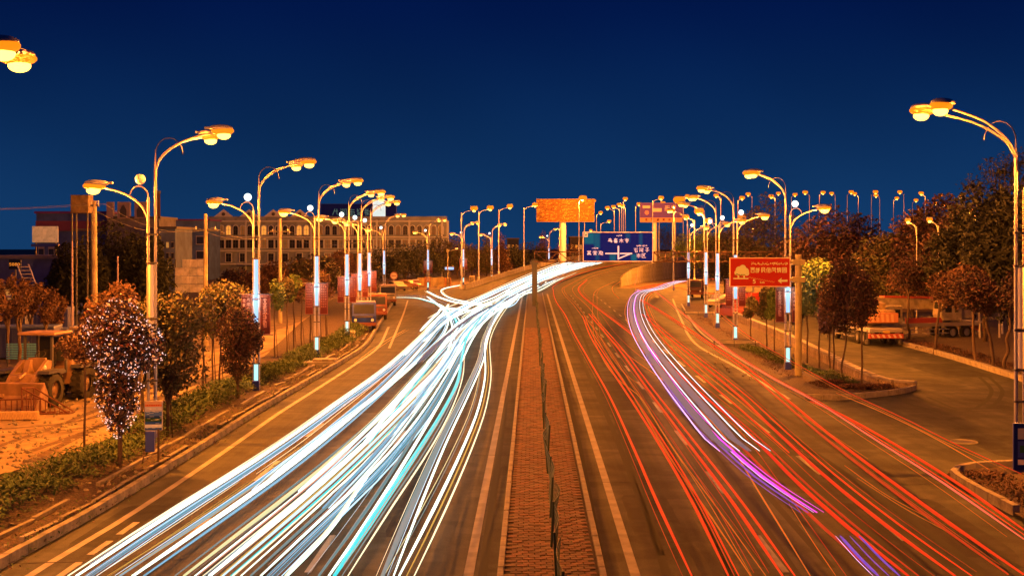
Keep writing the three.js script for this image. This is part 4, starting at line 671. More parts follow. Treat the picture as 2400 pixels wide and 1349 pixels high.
cover('island_cover', 'patch of green ground cover on the tree island', [G(1745, 818), G(1830, 850), G(1890, 868), G(1950, 888), G(2000, 905)], 0.7, 0.4, 5200, C.green, 0.14);
cover('island_mulch', 'dry reddish leaves heaped at the tip of the island', [G(1930, 900), G(2010, 915), G(2090, 915)], 1.2, 0.25, 4200, C.rust, 0.13);
cover('corner_mulch', 'dry leaf litter covering the corner bed', [G(2270, 1115), G(2330, 1135), G(2420, 1165), G(2480, 1200)], 1.1, 0.16, 4200, C.rust, 0.12);
cover('belt_litter', 'dry leaves below the trees of the crane truck kerb', [G(2130, 806), G(2200, 822), G(2280, 840), G(2360, 862), G(2460, 885)], 1.5, 0.3, 5200, C.rust, 0.16);
cover('verge_litter', 'sparse weeds and dry leaves on the verge beside the kerb', [G(-100, 1370), G(150, 1230), G(330, 1120), G(480, 1030), G(640, 935), G(760, 865), G(850, 800)], 0.9, 0.09, 4200, [...C.rust, ...C.green], 0.1);
cover('island_litter', 'dry leaves on the bare part of the tree island', [G(1640, 745), G(1720, 790), G(1800, 850), G(1870, 890)], 0.9, 0.1, 3000, C.rust, 0.1);
cover('median_weeds', 'few dry weeds and litter between the bricks of the median', [S(1.15, 26, 0.14), S(0.2, 44, 0.14), S(1.2, 70, 0.14), S(-0.2, 100, 0.14), S(0.9, 140, 0.14)], 0.7, 0.17, 900, [...C.green, ...C.rust], 0.09);
// ---------------------------------------------------------------- lettering: strokes on a 10 x 10 grid, four digits from point to point
const GL = {
  '乌': '5041 2172 7244 2125 2585 8588 8868 0676', '鲁': '4031 3161 2262 6265 2265 2565 2325 1282 0686 2777 7779 2979 2729 2878', '木': '0383 4049 4308 4388', '齐': '4041 0282 6215 2275 3539 5559',
  '莫': '0181 2022 6062 2363 6366 2326 2666 2464 0787 4718 4788', '索': '0181 4042 0383 0304 8384 5434 3455 5536 2666 4749 2718 6778', '湾': '0011 0313 0814 4041 2282 4224 5262 7286 3565 6567 3767 3538 6869 8889',
  '石': '0181 4115 3575 7579 3979 3539', '河': '0011 0313 0814 2181 7178 7868 3454 5457 3757 3437', '子': '1070 7042 4248 4838 0585', '市': '4041 0282 1474 1418 7478 4249', '区': '0080 0009 0989 6126 2266',
  '西': '0080 1272 1219 7279 1979 3035 5055', '部': '2021 0242 1213 3233 0444 0646 4649 0949 0609 5159 5171 7153 5375 7556', '民': '1070 7073 1373 1019 1937 0585 5578 7889', '俗': '2004 1319 4032 6082 5235 5285 4575 7579 4979 4549',
  '风': '1071 1008 7078 7889 3256 6236', '情': '1019 0203 2122 3181 3373 5054 2484 3639 3676 7679 3777', '园': '0080 0009 8089 0989 2262 1474 3427 5457 5767',
  '专': '1171 0383 4026 2666 6648 3759', '业': '3038 5058 0215 8265 0888', '场': '0343 2028 0848 4181 8155 5588 4477', '一': '0484', '站': '2021 0343 0747 1213 6064 6484 5585 5559 8589 5989', '式': '0282 5058 5889 6070 0545 2528 0847',
  '购': '0141 0107 4147 2125 2508 2548 6055 5282 8289 8979 6346', '物': '1020 2029 0242 0545 5043 4383 8388 8878 5547 6748', '批': '2029 0242 0644 4048 4858 5343 6068 6888 6482', '零': '1070 0282 4145 2323 2444 4617 4277 2777 3839',
  '集': '3013 1319 3181 2383 2585 5056 0686 4649 4718 4788', '散': '0242 1013 3033 0444 1418 4448 1646 6045 5282 7258 5588', '地': '0343 2027 0746 4482 8285 5058 5888', '九': '2373 3008 6067 6788', '洲': '0011 0313 0814 3038 5059 7080 8089',
  '商': '4041 0181 0409 0484 8489 3343 3638 3656 5659 3959 3639', '贸': '1033 1014 4080 8083 2575 2528 7578 4548 4817 4878', '流': '0011 0313 0814 4041 2282 4234 3474 3539 5559 7579 7989',
};
function glyphs(g, str, x, y, s, step, dir = 'h', lw = 0.1) {
  g.lineWidth = s * lw; g.lineCap = 'round';
  [...str].forEach((ch, i) => {
    const ox = x + (dir === 'h' ? i * step : 0), oy = y + (dir === 'v' ? i * step : 0), k = s / 9.4;
    for (const q of (GL[ch] || '').split(' ')) { if (q.length < 4) continue; g.beginPath(); g.moveTo(ox + (+q[0] + 0.3) * k, oy + (+q[1] + 0.2) * k); g.lineTo(ox + (+q[2] + 0.3) * k, oy + (+q[3] + 0.2) * k); g.stroke(); }
  });
}
function script(g, x, y, w, h, words, lw) {             // joined right-to-left script: a base line with teeth, loops and dots
  let s = 77; const r = () => (s = (s * 16807) % 2147483647) / 2147483647; g.lineWidth = lw; g.lineCap = g.lineJoin = 'round';
  const ww = w / words;
  for (let k = 0; k < words; k++) {
    let px = x + w - k * ww, end = px - ww * 0.82; g.beginPath(); g.moveTo(px, y + h * 0.25);
    while (px > end) { const d = h * (0.25 + 0.35 * r()), q = r(); if (q < 0.35) { g.lineTo(px, y - h * 0.5 * r()); g.lineTo(px - d * 0.3, y + h * 0.25); } else if (q < 0.65) g.quadraticCurveTo(px - d * 0.5, y - h * 0.35, px - d, y + h * 0.25); else g.quadraticCurveTo(px - d * 0.4, y + h * 0.75, px - d, y + h * 0.25); px -= d; }
    g.stroke(); for (let i = 0; i < 3; i++) { g.beginPath(); g.arc(end + ww * 0.8 * r(), y + (r() < 0.5 ? -h * 0.45 : h * 0.65), lw * 0.7, 0, 7); g.fill(); }
  }
}
function canvasTex(w, h, draw) { const c = document.createElement('canvas'); c.width = w; c.height = h; draw(c.getContext('2d'), w, h); const t = new THREE.CanvasTexture(c); t.colorSpace = THREE.SRGBColorSpace; return t; }
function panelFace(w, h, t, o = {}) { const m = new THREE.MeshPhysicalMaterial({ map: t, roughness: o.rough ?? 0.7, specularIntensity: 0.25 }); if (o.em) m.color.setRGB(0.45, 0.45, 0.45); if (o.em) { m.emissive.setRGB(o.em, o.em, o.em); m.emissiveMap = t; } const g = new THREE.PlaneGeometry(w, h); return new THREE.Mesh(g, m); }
function plate(t, name, w, h, d, y, tx, edge, o = {}) {   // a board with its printed face in front
  const b = mb().rbox(w, h, d, Math.min(0.04, d / 3), 0, 0, 0).build(name, edge, t); b.position.set(o.x || 0, y, o.z || 0); b.rotation.y = o.turn || 0;
  const f = panelFace(w - (o.rim ?? 0.1), h - (o.rim ?? 0.1), tx, o); f.name = 'face'; f.position.z = d / 2 + 0.006; f.receiveShadow = true; b.add(f); return b;
}
const squarePic = (g, x, y, w, h, c) => { g.fillStyle = c; g.fillRect(x, y, w, h); };

{ // gantry over the right hand carriageway, with the blue direction sign
  const z = 150, a = D(1253, 602, z), b = D(1866, 602, z), t = thing('sign_gantry', 'long rusty steel truss gantry reaching over the tail light lanes', 'gantry', V(a.x, 0, a.z)), L = b.x - a.x, y0 = EYE - (613 - HY) * z / F, y1 = EYE - (590 - HY) * z / F;
  const st = mat({ c: [0.2, 0.12, 0.07], rough: 0.7, metal: 0.3, map: rep(T.dirt, 1.2) });
  for (const dz of [-0.5, 0.5]) for (const y of [y0, y1]) mb().bar(V(0, y, dz), V(L, y, dz), 0.075, 6).build('chord', st, t);
  const n = 22; for (let i = 0; i <= n; i++) { const x = L * i / n, w = mb(); for (const dz of [-0.5, 0.5]) { w.bar(V(x, y0, dz), V(x, y1, dz), 0.045, 5); if (i < n) w.bar(V(x, i % 2 ? y0 : y1, dz), V(x + L / n, i % 2 ? y1 : y0, dz), 0.045, 5); } w.bar(V(x, y1, -0.5), V(x, y1, 0.5), 0.04, 5).bar(V(x, y0, -0.5), V(x, y0, 0.5), 0.04, 5); w.build('truss_web', st, t); }
  const pole = mat({ c: [0.05, 0.055, 0.04], rough: 0.5, metal: 0.3 });
  mb().rbox(0.62, y0 + 0.3, 0.62, 0.05, 0, (y0 + 0.3) / 2, 0).build('column', pole, t); mb().rbox(0.9, 0.5, 0.9, 0.05, 0, y0 - 0.1, 0).build('column_head', pole, t);
  mb().rbox(0.5, y1, 0.5, 0.05, L, y1 / 2, 0).build('column', pole, t);
  const tx = canvasTex(1024, 436, (g, w, h) => {
    g.fillStyle = '#0a1b70'; g.fillRect(0, 0, w, h);
    for (const [x, y, ww, hh, c] of [[20, 10, 120, 150, '#0e8aa0'], [170, 20, 60, 200, '#0d7c98'], [640, 10, 40, 120, '#0b5f90'], [840, 10, 24, 190, '#0b5f90'], [400, 330, 70, 100, '#0e7f99'], [720, 350, 60, 80, '#0e8aa0'], [190, 330, 30, 90, '#0b5f90']]) { g.globalAlpha = 0.55; for (let k = 0; k < 6; k++) { g.fillStyle = c; g.globalAlpha = 0.16; g.fillRect(x - k * 5, y - k * 6, ww + k * 10, hh + k * 12); } }
    g.globalAlpha = 1; g.strokeStyle = g.fillStyle = '#f6e6ee';
    glyphs(g, '乌鲁木齐', 362, 88, 66, 84, 'h', 0.12); glyphs(g, '莫索湾', 50, 280, 68, 88, 'h', 0.12); glyphs(g, '石河子', 748, 236, 66, 84, 'h', 0.12); glyphs(g, '市区', 790, 322, 64, 78, 'h', 0.12);
    script(g, 470, 46, 100, 24, 1, 5); script(g, 115, 240, 100, 22, 1, 5); script(g, 775, 200, 170, 22, 2, 5);
    g.lineCap = 'round'; g.lineWidth = 24; g.beginPath(); g.moveTo(518, 212); g.lineTo(518, 405); g.stroke(); g.lineWidth = 20; g.beginPath(); g.moveTo(330, 322); g.lineTo(505, 322); g.moveTo(545, 322); g.lineTo(715, 322); g.moveTo(700, 324); g.lineTo(530, 395); g.stroke();
    g.fillStyle = '#d8cf9a'; g.fillRect(8, 8, 54, 60); g.fillStyle = '#3b5030'; g.beginPath(); g.moveTo(35, 16); g.lineTo(18, 46); g.lineTo(52, 46); g.fill(); g.fillRect(31, 46, 8, 12);
  });
  const sx = D(1448.5, 578, z - 0.9), s = thing('direction_sign', 'big blue direction sign with white lettering and a crossing arrow on the gantry', 'road sign', sx), edge = mat({ c: [0.75, 0.72, 0.78], rough: 0.5 });
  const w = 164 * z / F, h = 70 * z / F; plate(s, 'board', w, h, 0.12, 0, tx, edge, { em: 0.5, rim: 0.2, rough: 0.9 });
  mb().box(0.12, h * 0.8, 0.14, -w * 0.3, 0, -0.16).box(0.12, h * 0.8, 0.14, w * 0.3, 0, -0.16).build('bracket', M.darkSteel, s);
}
{ // the red direction sign on its yellow post
  const z = 70, p = D(1873, 838, z), t = thing('tourist_sign', 'red tourist direction sign with yellow lettering, five km, on a yellowish post', 'road sign', V(p.x, 0, p.z)), px = q => (q - 1873) * z / F, py = q => EYE - (q - HY) * z / F;
  const yel = mat({ c: [0.45, 0.4, 0.16], rough: 0.5, map: rep(T.streak, 1) });
  mb().cyl(0.2, 0.17, py(596), 0, py(596) / 2, -0.1, 0, 0, 0, 12).build('post', yel, t);
  for (const q of [614, 655]) mb().rbox(1.3, 0.14, 0.16, 0.02, px(1858), py(q), -0.05).rbox(0.7, 0.3, 0.36, 0.03, px(1873), py(q), -0.1).build('arm', yel, t);
  const tx = canvasTex(1024, 480, (g, w, h) => {
    g.fillStyle = '#c02408'; g.fillRect(0, 0, w, h); g.strokeStyle = g.fillStyle = '#e8b64a';
    script(g, 350, 86, 640, 40, 6, 8); glyphs(g, '西部民俗风情园', 345, 160, 84, 92, 'h', 0.14);
    g.beginPath(); for (const [x, y, r] of [[150, 200, 62], [210, 170, 60], [260, 220, 58], [110, 250, 44], [200, 240, 60], [280, 260, 44]]) g.arc(x, y, r, 0, 7), g.closePath(); g.fill();
    g.fillRect(45, 340, 265, 22); g.fillRect(120, 290, 30, 50); g.fillRect(220, 290, 28, 50); g.strokeStyle = '#6d5a12'; g.lineWidth = 12; g.beginPath(); g.moveTo(60, 320); g.lineTo(110, 270); g.lineTo(150, 290); g.moveTo(180, 330); g.lineTo(180, 285); g.lineTo(250, 285); g.stroke();
    g.strokeStyle = '#d8842a'; g.lineWidth = 7; g.beginPath(); g.moveTo(320, 320); for (let i = 0; i < 22; i++) g.lineTo(320 + i * 21, 330 + (i % 2 ? -10 : 10) + i * 4); g.stroke();
    g.fillStyle = '#e8b64a'; g.font = 'bold 104px sans-serif'; g.fillText('5', 382, 438); g.font = 'bold 56px sans-serif'; g.fillText('km', 508, 438);
    g.beginPath(); g.moveTo(820, 390); g.lineTo(890, 335); g.lineTo(880, 372); g.lineTo(990, 372); g.lineTo(990, 408); g.lineTo(880, 408); g.lineTo(890, 445); g.fill();
  });
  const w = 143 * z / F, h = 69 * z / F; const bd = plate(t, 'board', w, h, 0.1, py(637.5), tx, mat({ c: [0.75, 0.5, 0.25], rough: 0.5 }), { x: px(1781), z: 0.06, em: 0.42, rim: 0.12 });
}
// banners on the lamps
const banL = '专业市场一站式购物', red = '#7a3c28';
function banner(label, lampPos, side, y0, y1, kind, z = 0.1) {
  y0 = 2.8; y1 = 4.76; const w = 0.5, h = y1 - y0, t = thing('lamp_banner', label, 'banner', V(lampPos.x + side * 0.47, 0, lampPos.z + z), 0, 'red brown banners hung from the lamp posts');
  const tx = canvasTex(128, 500, (g, W, H) => {
    g.fillStyle = red; g.fillRect(0, 0, W, H); g.fillStyle = 'rgba(60,20,10,0.4)'; for (let i = 0; i < 12; i++) g.fillRect(0, hash(i, 3, 1) * H, W, 2 + hash(i, 5, 2) * 6);
    g.strokeStyle = g.fillStyle = '#e0a27c'; g.lineWidth = 2; g.strokeRect(4, 4, W - 8, H - 8); g.fillRect(14, 16, 14, 10); g.fillRect(34, 19, 60, 4);
    if (kind === 'a') { glyphs(g, '专业市场', 36, 44, 52, 48, 'v', 0.13); g.fillRect(24, 236, 84, 5); glyphs(g, '一站式购物'.slice(1), 36, 252, 48, 40, 'v', 0.13); }
    else if (kind === 'b') { glyphs(g, '批零集散地', 14, 50, 44, 60, 'v', 0.13); glyphs(g, '九洲商贸物流', 70, 40, 44, 58, 'v', 0.13); }
    else for (let r = 0; r < 9; r++) for (let c = 0; c < 3; c++) { g.globalAlpha = 0.75; glyphs(g, '批零集散地九洲商贸物流专业市场'[(r * 3 + c) % 15], 16 + c * 34, 36 + r * 41, 26, 0, 'h', 0.14); }
  });
  const cloth = mb().box(w, h, 0.02, 0, 0, 0).build('cloth', mat({ c: [0.3, 0.1, 0.06], rough: 0.9 }), t); cloth.position.y = (y0 + y1) / 2;
  const f = panelFace(w - 0.02, h - 0.02, tx, { rough: 0.9 }); f.material.color.setRGB(0.5, 0.48, 0.45); f.name = 'print'; f.position.z = 0.016; cloth.add(f);
  mb().cyl(0.02, 0.02, w + 0.3, 0, y1 + 0.03, 0, 0, 0, Math.PI / 2, 6).cyl(0.02, 0.02, w + 0.3, 0, y0 - 0.03, 0, 0, 0, Math.PI / 2, 6).build('rail', M.darkSteel, t);
}
banner('banner with two columns of characters left of the tubes, above the dark round tree', lampPosL[1], -1, 2.55, 4.55, 'b');
banner('banner with one column of characters right of the tubes, above the dark round tree', lampPosL[1], 1, 2.55, 4.55, 'a');
[[2, 'on the lamp with the stepped pad'], [3, 'on the lamp with the kilometre stone'], [4, 'on the lamp ahead of the blue truck'], [5, 'on the lamp beside the red truck']].forEach(([i, w]) => { banner('left one of the two small printed banners ' + w, lampPosL[i], -1, 2.4, 4.7, 'c'); banner('right one of the two small printed banners ' + w, lampPosL[i], 1, 2.4, 4.7, 'c'); });
banner('banner with one column of characters below the red direction sign', lampPosR[1], -1, 2.5, 4.45, 'a'); banner('banner with two columns of characters next to the yellow sign post', lampPosR[1], 1, 2.5, 4.45, 'b');
banner('left small printed banner on the lamp behind the red direction sign', lampPosR[2], -1, 2.3, 4.7, 'c'); banner('right small printed banner on the lamp behind the red direction sign', lampPosR[2], 1, 2.3, 4.7, 'c');
[[V(-13.4, 0, -204), 'before the cream wall'], [V(-8.9, 0, -234), 'at the start of the ramp parapet']].forEach(([p, w]) => { banner('left plain banner on the lamp ' + w, p, -1, 2.6, 4.9, 'c'); banner('right plain banner on the lamp ' + w, p, 1, 2.6, 4.9, 'c'); });

{ // small notice on the verge
  const p = G(365, 1090), t = thing('notice_board', 'blue notice board with a landscape print standing on the verge by the kerb', 'notice board', p, 0.1), k = 72, tx = canvasTex(128, 256, (g, w, h) => {
    const gr = [['#9a7f72', 0], ['#a05a3c', 28], ['#8d93b0', 46], ['#3b5aa6', 90], ['#16306e', 130], ['#22402f', 150], ['#1d3f94', 180], ['#9fb3d8', 205], ['#2a4aa0', 235]];
    gr.forEach(([c, y], i) => { g.fillStyle = c; g.fillRect(0, y, w, h); }); g.fillStyle = '#c9cfe0'; for (let i = 0; i < 26; i++) g.fillRect(hash(i, 1, 5) * w, 60 + hash(i, 2, 5) * 180, 10 + hash(i, 3, 5) * 30, 2); g.fillStyle = '#7c3020'; for (let i = 0; i < 6; i++) g.fillRect(14 + i * 17, 32, 10, 7);
  });
  plate(t, 'board', 0.58, 0.98, 0.06, 1.63, tx, mat({ c: [0.3, 0.3, 0.34], rough: 0.6 }), { x: -0.08, rim: 0.04 });
  mb().rbox(0.3, 0.68, 0.16, 0.03, -0.2, 0.78, -0.05).build('stand', M.blueBase, t);
  mb().cyl(0.035, 0.035, 1.2, 0.08, 0.6, 0.03, 0, 0, 0, 8).build('post', M.bark, t); mb().bar(V(-0.4, 0.3, 0), V(0.05, 0.42, 0), 0.025).bar(V(-0.4, 0.3, 0), V(-0.44, 0, 0.05), 0.025).build('brace', M.bark, t);
}
{ // notice at the foot of the corner lamp
  const p = V(lampPosR[0].x - 0.02, 0, lampPosR[0].z + 0.26), t = thing('lamp_notice', 'tall blue framed notice at the foot of the corner lamp', 'notice board', p), tx = canvasTex(128, 256, (g, w, h) => { g.fillStyle = '#10206e'; g.fillRect(0, 0, w, h); g.fillStyle = '#a0a49c'; g.fillRect(26, 26, 90, 60); g.fillStyle = '#394c9c'; g.fillRect(26, 96, 90, 90); g.fillStyle = '#d8d4c8'; g.fillRect(26, 196, 90, 30); g.fillStyle = '#2a5a3a'; g.fillRect(40, 120, 50, 40); });
  plate(t, 'board', 0.62, 1.5, 0.08, 0.92, tx, M.blueBase, { rim: 0.04 }); mb().box(0.06, 0.3, 0.06, -0.2, 0.1, 0).box(0.06, 0.3, 0.06, 0.2, 0.1, 0).build('leg', M.darkSteel, t);
}
{ const p = G(826, 794), t = thing('kilometre_stone', 'white kilometre stone marked 16 beside a blue lamp foot', 'marker stone', p); const tx = canvasTex(64, 96, (g, w, h) => { g.fillStyle = '#d9cfb2'; g.fillRect(0, 0, w, h); g.fillStyle = '#1c1a18'; g.font = 'bold 34px sans-serif'; g.fillText('16', 12, 44); g.fillRect(12, 56, 40, 4); }); plate(t, 'stone', 0.42, 0.66, 0.16, 0.33, tx, mat({ c: [0.6, 0.56, 0.46], rough: 0.8 }), { rim: 0.06 }); mb().box(0.5, 0.06, 0.26, 0, 0.02, 0).build('plinth', M.concrete, t); }
{ const p = G(752, 857), t = thing('lamp_pad', 'stepped concrete pad in front of the lamp with plain red banners', 'pad', V(p.x, 0, p.z)); mb().box(1.9, 0.28, 1.3, 0, 0.14, 0).build('lower_step', M.concrete, t); mb().box(1.3, 0.14, 0.9, 0.2, 0.35, -0.1).build('upper_step', M.kerb, t); }
for (const [x, y, l] of [[1725, 812, 'drain pit with an iron rail frame beside the lamp behind the red direction sign'], [1640, 740, 'drain pit with an iron rail frame at the slip road bend']]) { const t = thing('drain_pit', l, 'drain pit', G(x, y)); const b = mb(); b.box(3.0, 0.35, 0.15, 0, 0.18, -0.9).box(3.0, 0.35, 0.15, 0, 0.18, 0.9).box(0.15, 0.35, 1.7, 1.42, 0.18, 0).build('pit_wall', M.concrete, t); mb().bar(V(-1.7, 0.55, 1.1), V(1.2, 0.55, 1.1), 0.04).bar(V(-1.7, 0.28, 1.1), V(1.2, 0.28, 1.1), 0.03).bar(V(-1.7, 0, 1.1), V(-1.7, 0.55, 1.1), 0.04).bar(V(1.2, 0, 1.1), V(1.2, 0.55, 1.1), 0.04).bar(V(-0.3, 0, 1.1), V(-0.3, 0.55, 1.1), 0.03).build('iron_rail', M.darkSteel, t); mb().box(2.6, 0.02, 1.6, 0, 0.09, 0).build('pit_bottom', mat({ c: [0.02, 0.02, 0.015], rough: 0.9 }), t); }
{ // round no stopping sign, lay-by signs, lit bus stop plate
  const p = D(923, 680, 165).setY(0), t = thing('round_sign', 'round pale road sign on a post at the lay-by', 'road sign', p); mb().cyl(0.05, 0.05, 3.6, 0, 1.8, 0, 0, 0, 0, 8).build('post', M.steel, t); mb().cyl(0.5, 0.5, 0.04, 0, 3.3, 0.06, Math.PI / 2, 0, 0, 24).build('disc', mat({ c: [0.6, 0.5, 0.32], rough: 0.5 }), t); mb().add(new THREE.TorusGeometry(0.46, 0.05, 6, 24), 0, 3.3, 0.09).bar(V(-0.3, 3.3, 0.1), V(0.3, 3.3, 0.1), 0.05).build('ring', mat({ c: [0.3, 0.08, 0.04], rough: 0.5 }), t);
  const q = D(1049, 665, 215).setY(0), u = thing('camera_mast', 'orange lit angled mast with a camera arm beside the lay-by', 'mast', q); mb().cyl(0.14, 0.12, 6.6, 0, 3.3, 0, 0, 0, 0, 8).build('mast', M.kerb, u); mb().bar(V(0, 6.3, 0), V(1.4, 6.5, 0), 0.08).build('arm', M.kerb, u); mb().rbox(0.5, 0.26, 0.3, 0.04, 1.5, 6.65, 0).build('camera', M.opal, u);
  const r = D(1053, 640, 218).setY(0), v = thing('lit_sign', 'small lit blue and white sign plate below the camera arm', 'sign', r); mb().cyl(0.06, 0.06, 3.2, 0, 1.6, 0, 0, 0, 0, 6).build('post', M.darkSteel, v); mb().rbox(1.5, 0.42, 0.14, 0.03, 0, 3.3, 0).build('lit_plate', glow(0.4, 0.7, 1.3), v); mb().rbox(1.62, 0.1, 0.18, 0.02, 0, 3.58, 0).build('hood', M.darkSteel, v);
  const s = D(974, 668, 200).setY(0), w = thing('warning_board', 'small red and white striped board at the lay-by', 'sign', s); for (let i = 0; i < 4; i++) mb().box(0.9, 0.22, 0.05, 0, 1.1 + i * 0.25, 0).build('stripe', mat({ c: i % 2 ? [0.7, 0.65, 0.6] : [0.4, 0.06, 0.03], rough: 0.5 }), w); mb().box(0.08, 1, 0.08, -0.3, 0.5, -0.05).box(0.08, 1, 0.08, 0.3, 0.5, -0.05).build('leg', M.darkSteel, w);
  const a = D(1020, 665, 225).setY(0), wl = thing('cream_wall', 'low cream painted wall with panels at the far end of the lay-by', 'wall', a); for (let i = 0; i < 5; i++) mb().box(1.16, 1.5 + (i % 2) * 0.2, 0.2, -2.6 + i * 1.2, 0.8, 0).build('wall_panel', mat({ c: [[0.5, 0.4, 0.2], [0.45, 0.22, 0.1], [0.5, 0.42, 0.24]][i % 3], rough: 0.8, map: rep(T.patch, 2) }), wl);
  const k = D(1137, 650, 240).setY(0), kb = thing('switch_cabinet', 'squat switch cabinet behind the ramp parapet', 'cabinet', D(1106, 650, 225).setY(0)); mb().rbox(0.9, 1.9, 0.7, 0.05, 0, 0.95, 0).build('body', mat({ c: [0.5, 0.42, 0.2], rough: 0.6 }), kb); mb().box(0.76, 1.5, 0.03, 0, 0.95, 0.36).build('door', M.kerb, kb);
}
// ---------------------------------------------------------------- vehicles
const yel = (c, r = 0.5) => mat({ c, rough: r, map: rep(T.patch, 1.4) });
function wheel(parent, x, y, z, r, w, rim, lugs = 0) {
  const t = new THREE.Group(); t.name = 'wheel'; t.position.set(x, y, z); parent.add(t);
  const pr = [[r * 0.56, -w / 2], [r * 0.9, -w / 2], [r * 0.985, -w * 0.36], [r, 0], [r * 0.985, w * 0.36], [r * 0.9, w / 2], [r * 0.56, w / 2]].map(p => new THREE.Vector2(...p));
  const g = mb().add(new THREE.LatheGeometry(pr, 26), 0, 0, 0, 0, 0, Math.PI / 2);
  for (let i = 0; i < lugs; i++) { const a = i / lugs * 6.283; for (const s of [-1, 1]) g.box(w * 0.5, 0.06, r * 0.2, s * w * 0.26, Math.cos(a) * r * 1.0, Math.sin(a) * r * 1.0, a, 0, s * 0.35); }
  g.build('tyre', M.rubber, t);
  mb().add(new THREE.LatheGeometry([[0.01, 0.1], [r * 0.2, 0.12], [r * 0.3, 0.04], [r * 0.5, 0.02], [r * 0.58, w * 0.42], [r * 0.58, -w * 0.42], [0.01, -w * 0.3]].map(p => new THREE.Vector2(p[0], p[1])), 22), 0, 0, 0, 0, 0, x > 0 ? -Math.PI / 2 : Math.PI / 2).build('rim', rim, t);
  return t;
}
function wheelLoader(label, pos, turn, paint, bucket = true) {   // front looks along +z
  const t = thing('wheel_loader', label, 'wheel loader', pos, turn, 'wheel loaders parked in the yard'), dark = M.darkSteel;
  for (const s of [-1, 1]) for (const z of [1.25, -1.45]) wheel(t, s * 0.92, 0.66, z, 0.66, 0.46, paint, 16);
  mb().rbox(1.15, 0.7, 1.7, 0.08, 0, 0.95, 1.0).rbox(0.9, 0.5, 0.6, 0.05, 0, 0.8, 0).build('front_frame', paint, t);
  mb().prism([[-1.0, 0.7], [0.55, 0.7], [0.55, 1.75], [0.2, 1.85], [-0.9, 1.6], [-1.05, 1.3]], 1.25, 0, 0, -1.55, 0, -Math.PI / 2, 0, 0.04).build('engine_cover', paint, t);
  for (const x of [-0.92, 0.92]) for (const z of [1.25, -1.45]) mb().prism([[-0.7, 0], [0.7, 0], [0.6, 0.12], [-0.6, 0.12]], 0.5, x, 1.34, z, 0, Math.PI / 2).build('mudguard', dark, t);
  const cab = mb(); for (const x of [-0.62, 0.62]) for (const z of [-0.55, 0.55]) cab.box(0.09, 1.6, 0.09, x * (z > 0 ? 0.94 : 1), 2.0, z); cab.box(1.3, 0.12, 1.2, 0, 1.22, 0).build('cab_frame', dark, t);
  mb().rbox(1.62, 0.12, 1.55, 0.05, 0, 2.84, 0).build('canopy', paint, t); mb().box(1.1, 1.0, 0.02, 0, 2.15, -0.56).build('rear_window', M.glass, t);
  mb().rbox(0.55, 0.14, 0.5, 0.05, 0, 1.5, -0.15).rbox(0.55, 0.6, 0.12, 0.05, 0, 1.85, -0.4).build('seat', M.rubber, t);
  mb().prism([[-0.45, 0], [0.45, 0], [0.36, 0.62], [-0.36, 0.62]], 0.12, 0, 1.25, 0.62).build('dash_panel', paint, t); mb().add(new THREE.TorusGeometry(0.2, 0.02, 6, 18), 0, 1.98, 0.4, -0.9).build('steering_wheel', M.rubber, t);
  for (const s of [-1, 1]) mb().prism([[-0.2, 1.75], [0.15, 1.8], [1.05, 1.25], [1.75, 0.5], [1.55, 0.36], [0.85, 1.0], [-0.1, 1.45]], 0.14, s * 0.52, 0, 0.75, 0, -Math.PI / 2, 0, 0.015).build('lift_arm', paint, t);
  mb().prism([[0.1, 1.05], [0.3, 1.85], [0.48, 1.85], [0.9, 0.9], [0.75, 0.75]], 0.2, 0, 0, 0.9, 0, -Math.PI / 2).bar(V(0, 1.5, 1.1), V(0, 1.15, 2.1), 0.07, 8).build('tilt_link', paint, t);
  t.scale.setScalar(1.12);
  for (const s of [-1, 1]) mb().sphere(0.12, s * 0.55, 1.52, 1.15, undefined, 10).cyl(0.03, 0.03, 0.25, s * 0.55, 1.4, 1.15).build('headlight', M.opal, t);
  if (bucket) {
    const b = mb().prism([[0, 0], [1.1, -0.02], [1.12, 0.05], [0.15, 0.12], [0.04, 0.5], [0.22, 0.98], [0.12, 1.02], [-0.1, 0.55]], 2.6, 0, 0.05, 2.35, 0, -Math.PI / 2).build('bucket', paint, t);
    for (const s of [-1, 1]) mb().prism([[0, 0], [1.05, 0], [0.2, 1.0], [-0.08, 0.55]], 0.05, s * 1.32, 0.05, 2.35, 0, -Math.PI / 2).build('bucket_side', paint, t);
  } else mb().bar(V(0, 1.2, 1.6), V(0, 2.5, 1.2), 0.14, 8).bar(V(0, 2.5, 1.2), V(0.1, 1.0, 1.9), 0.11, 8).rbox(0.5, 1.3, 0.3, 0.05, 0.25, 1.5, 1.5).build('digger_arm', paint, t);
  return t;
}
wheelLoader('orange lit wheel loader with an open canopy and its wide bucket to the front', V(-21.5, 0, -58.9), -0.14, yel([0.36, 0.22, 0.12]));
wheelLoader('second wheel loader with a folded digger arm parked behind the first', V(-20.3, 0, -62.3), -0.6, yel([0.42, 0.33, 0.2]), false);
wheelLoader('third wheel loader mostly hidden behind the thin sapling', V(-19.9, 0, -66.2), -0.6, yel([0.35, 0.28, 0.18]), false);
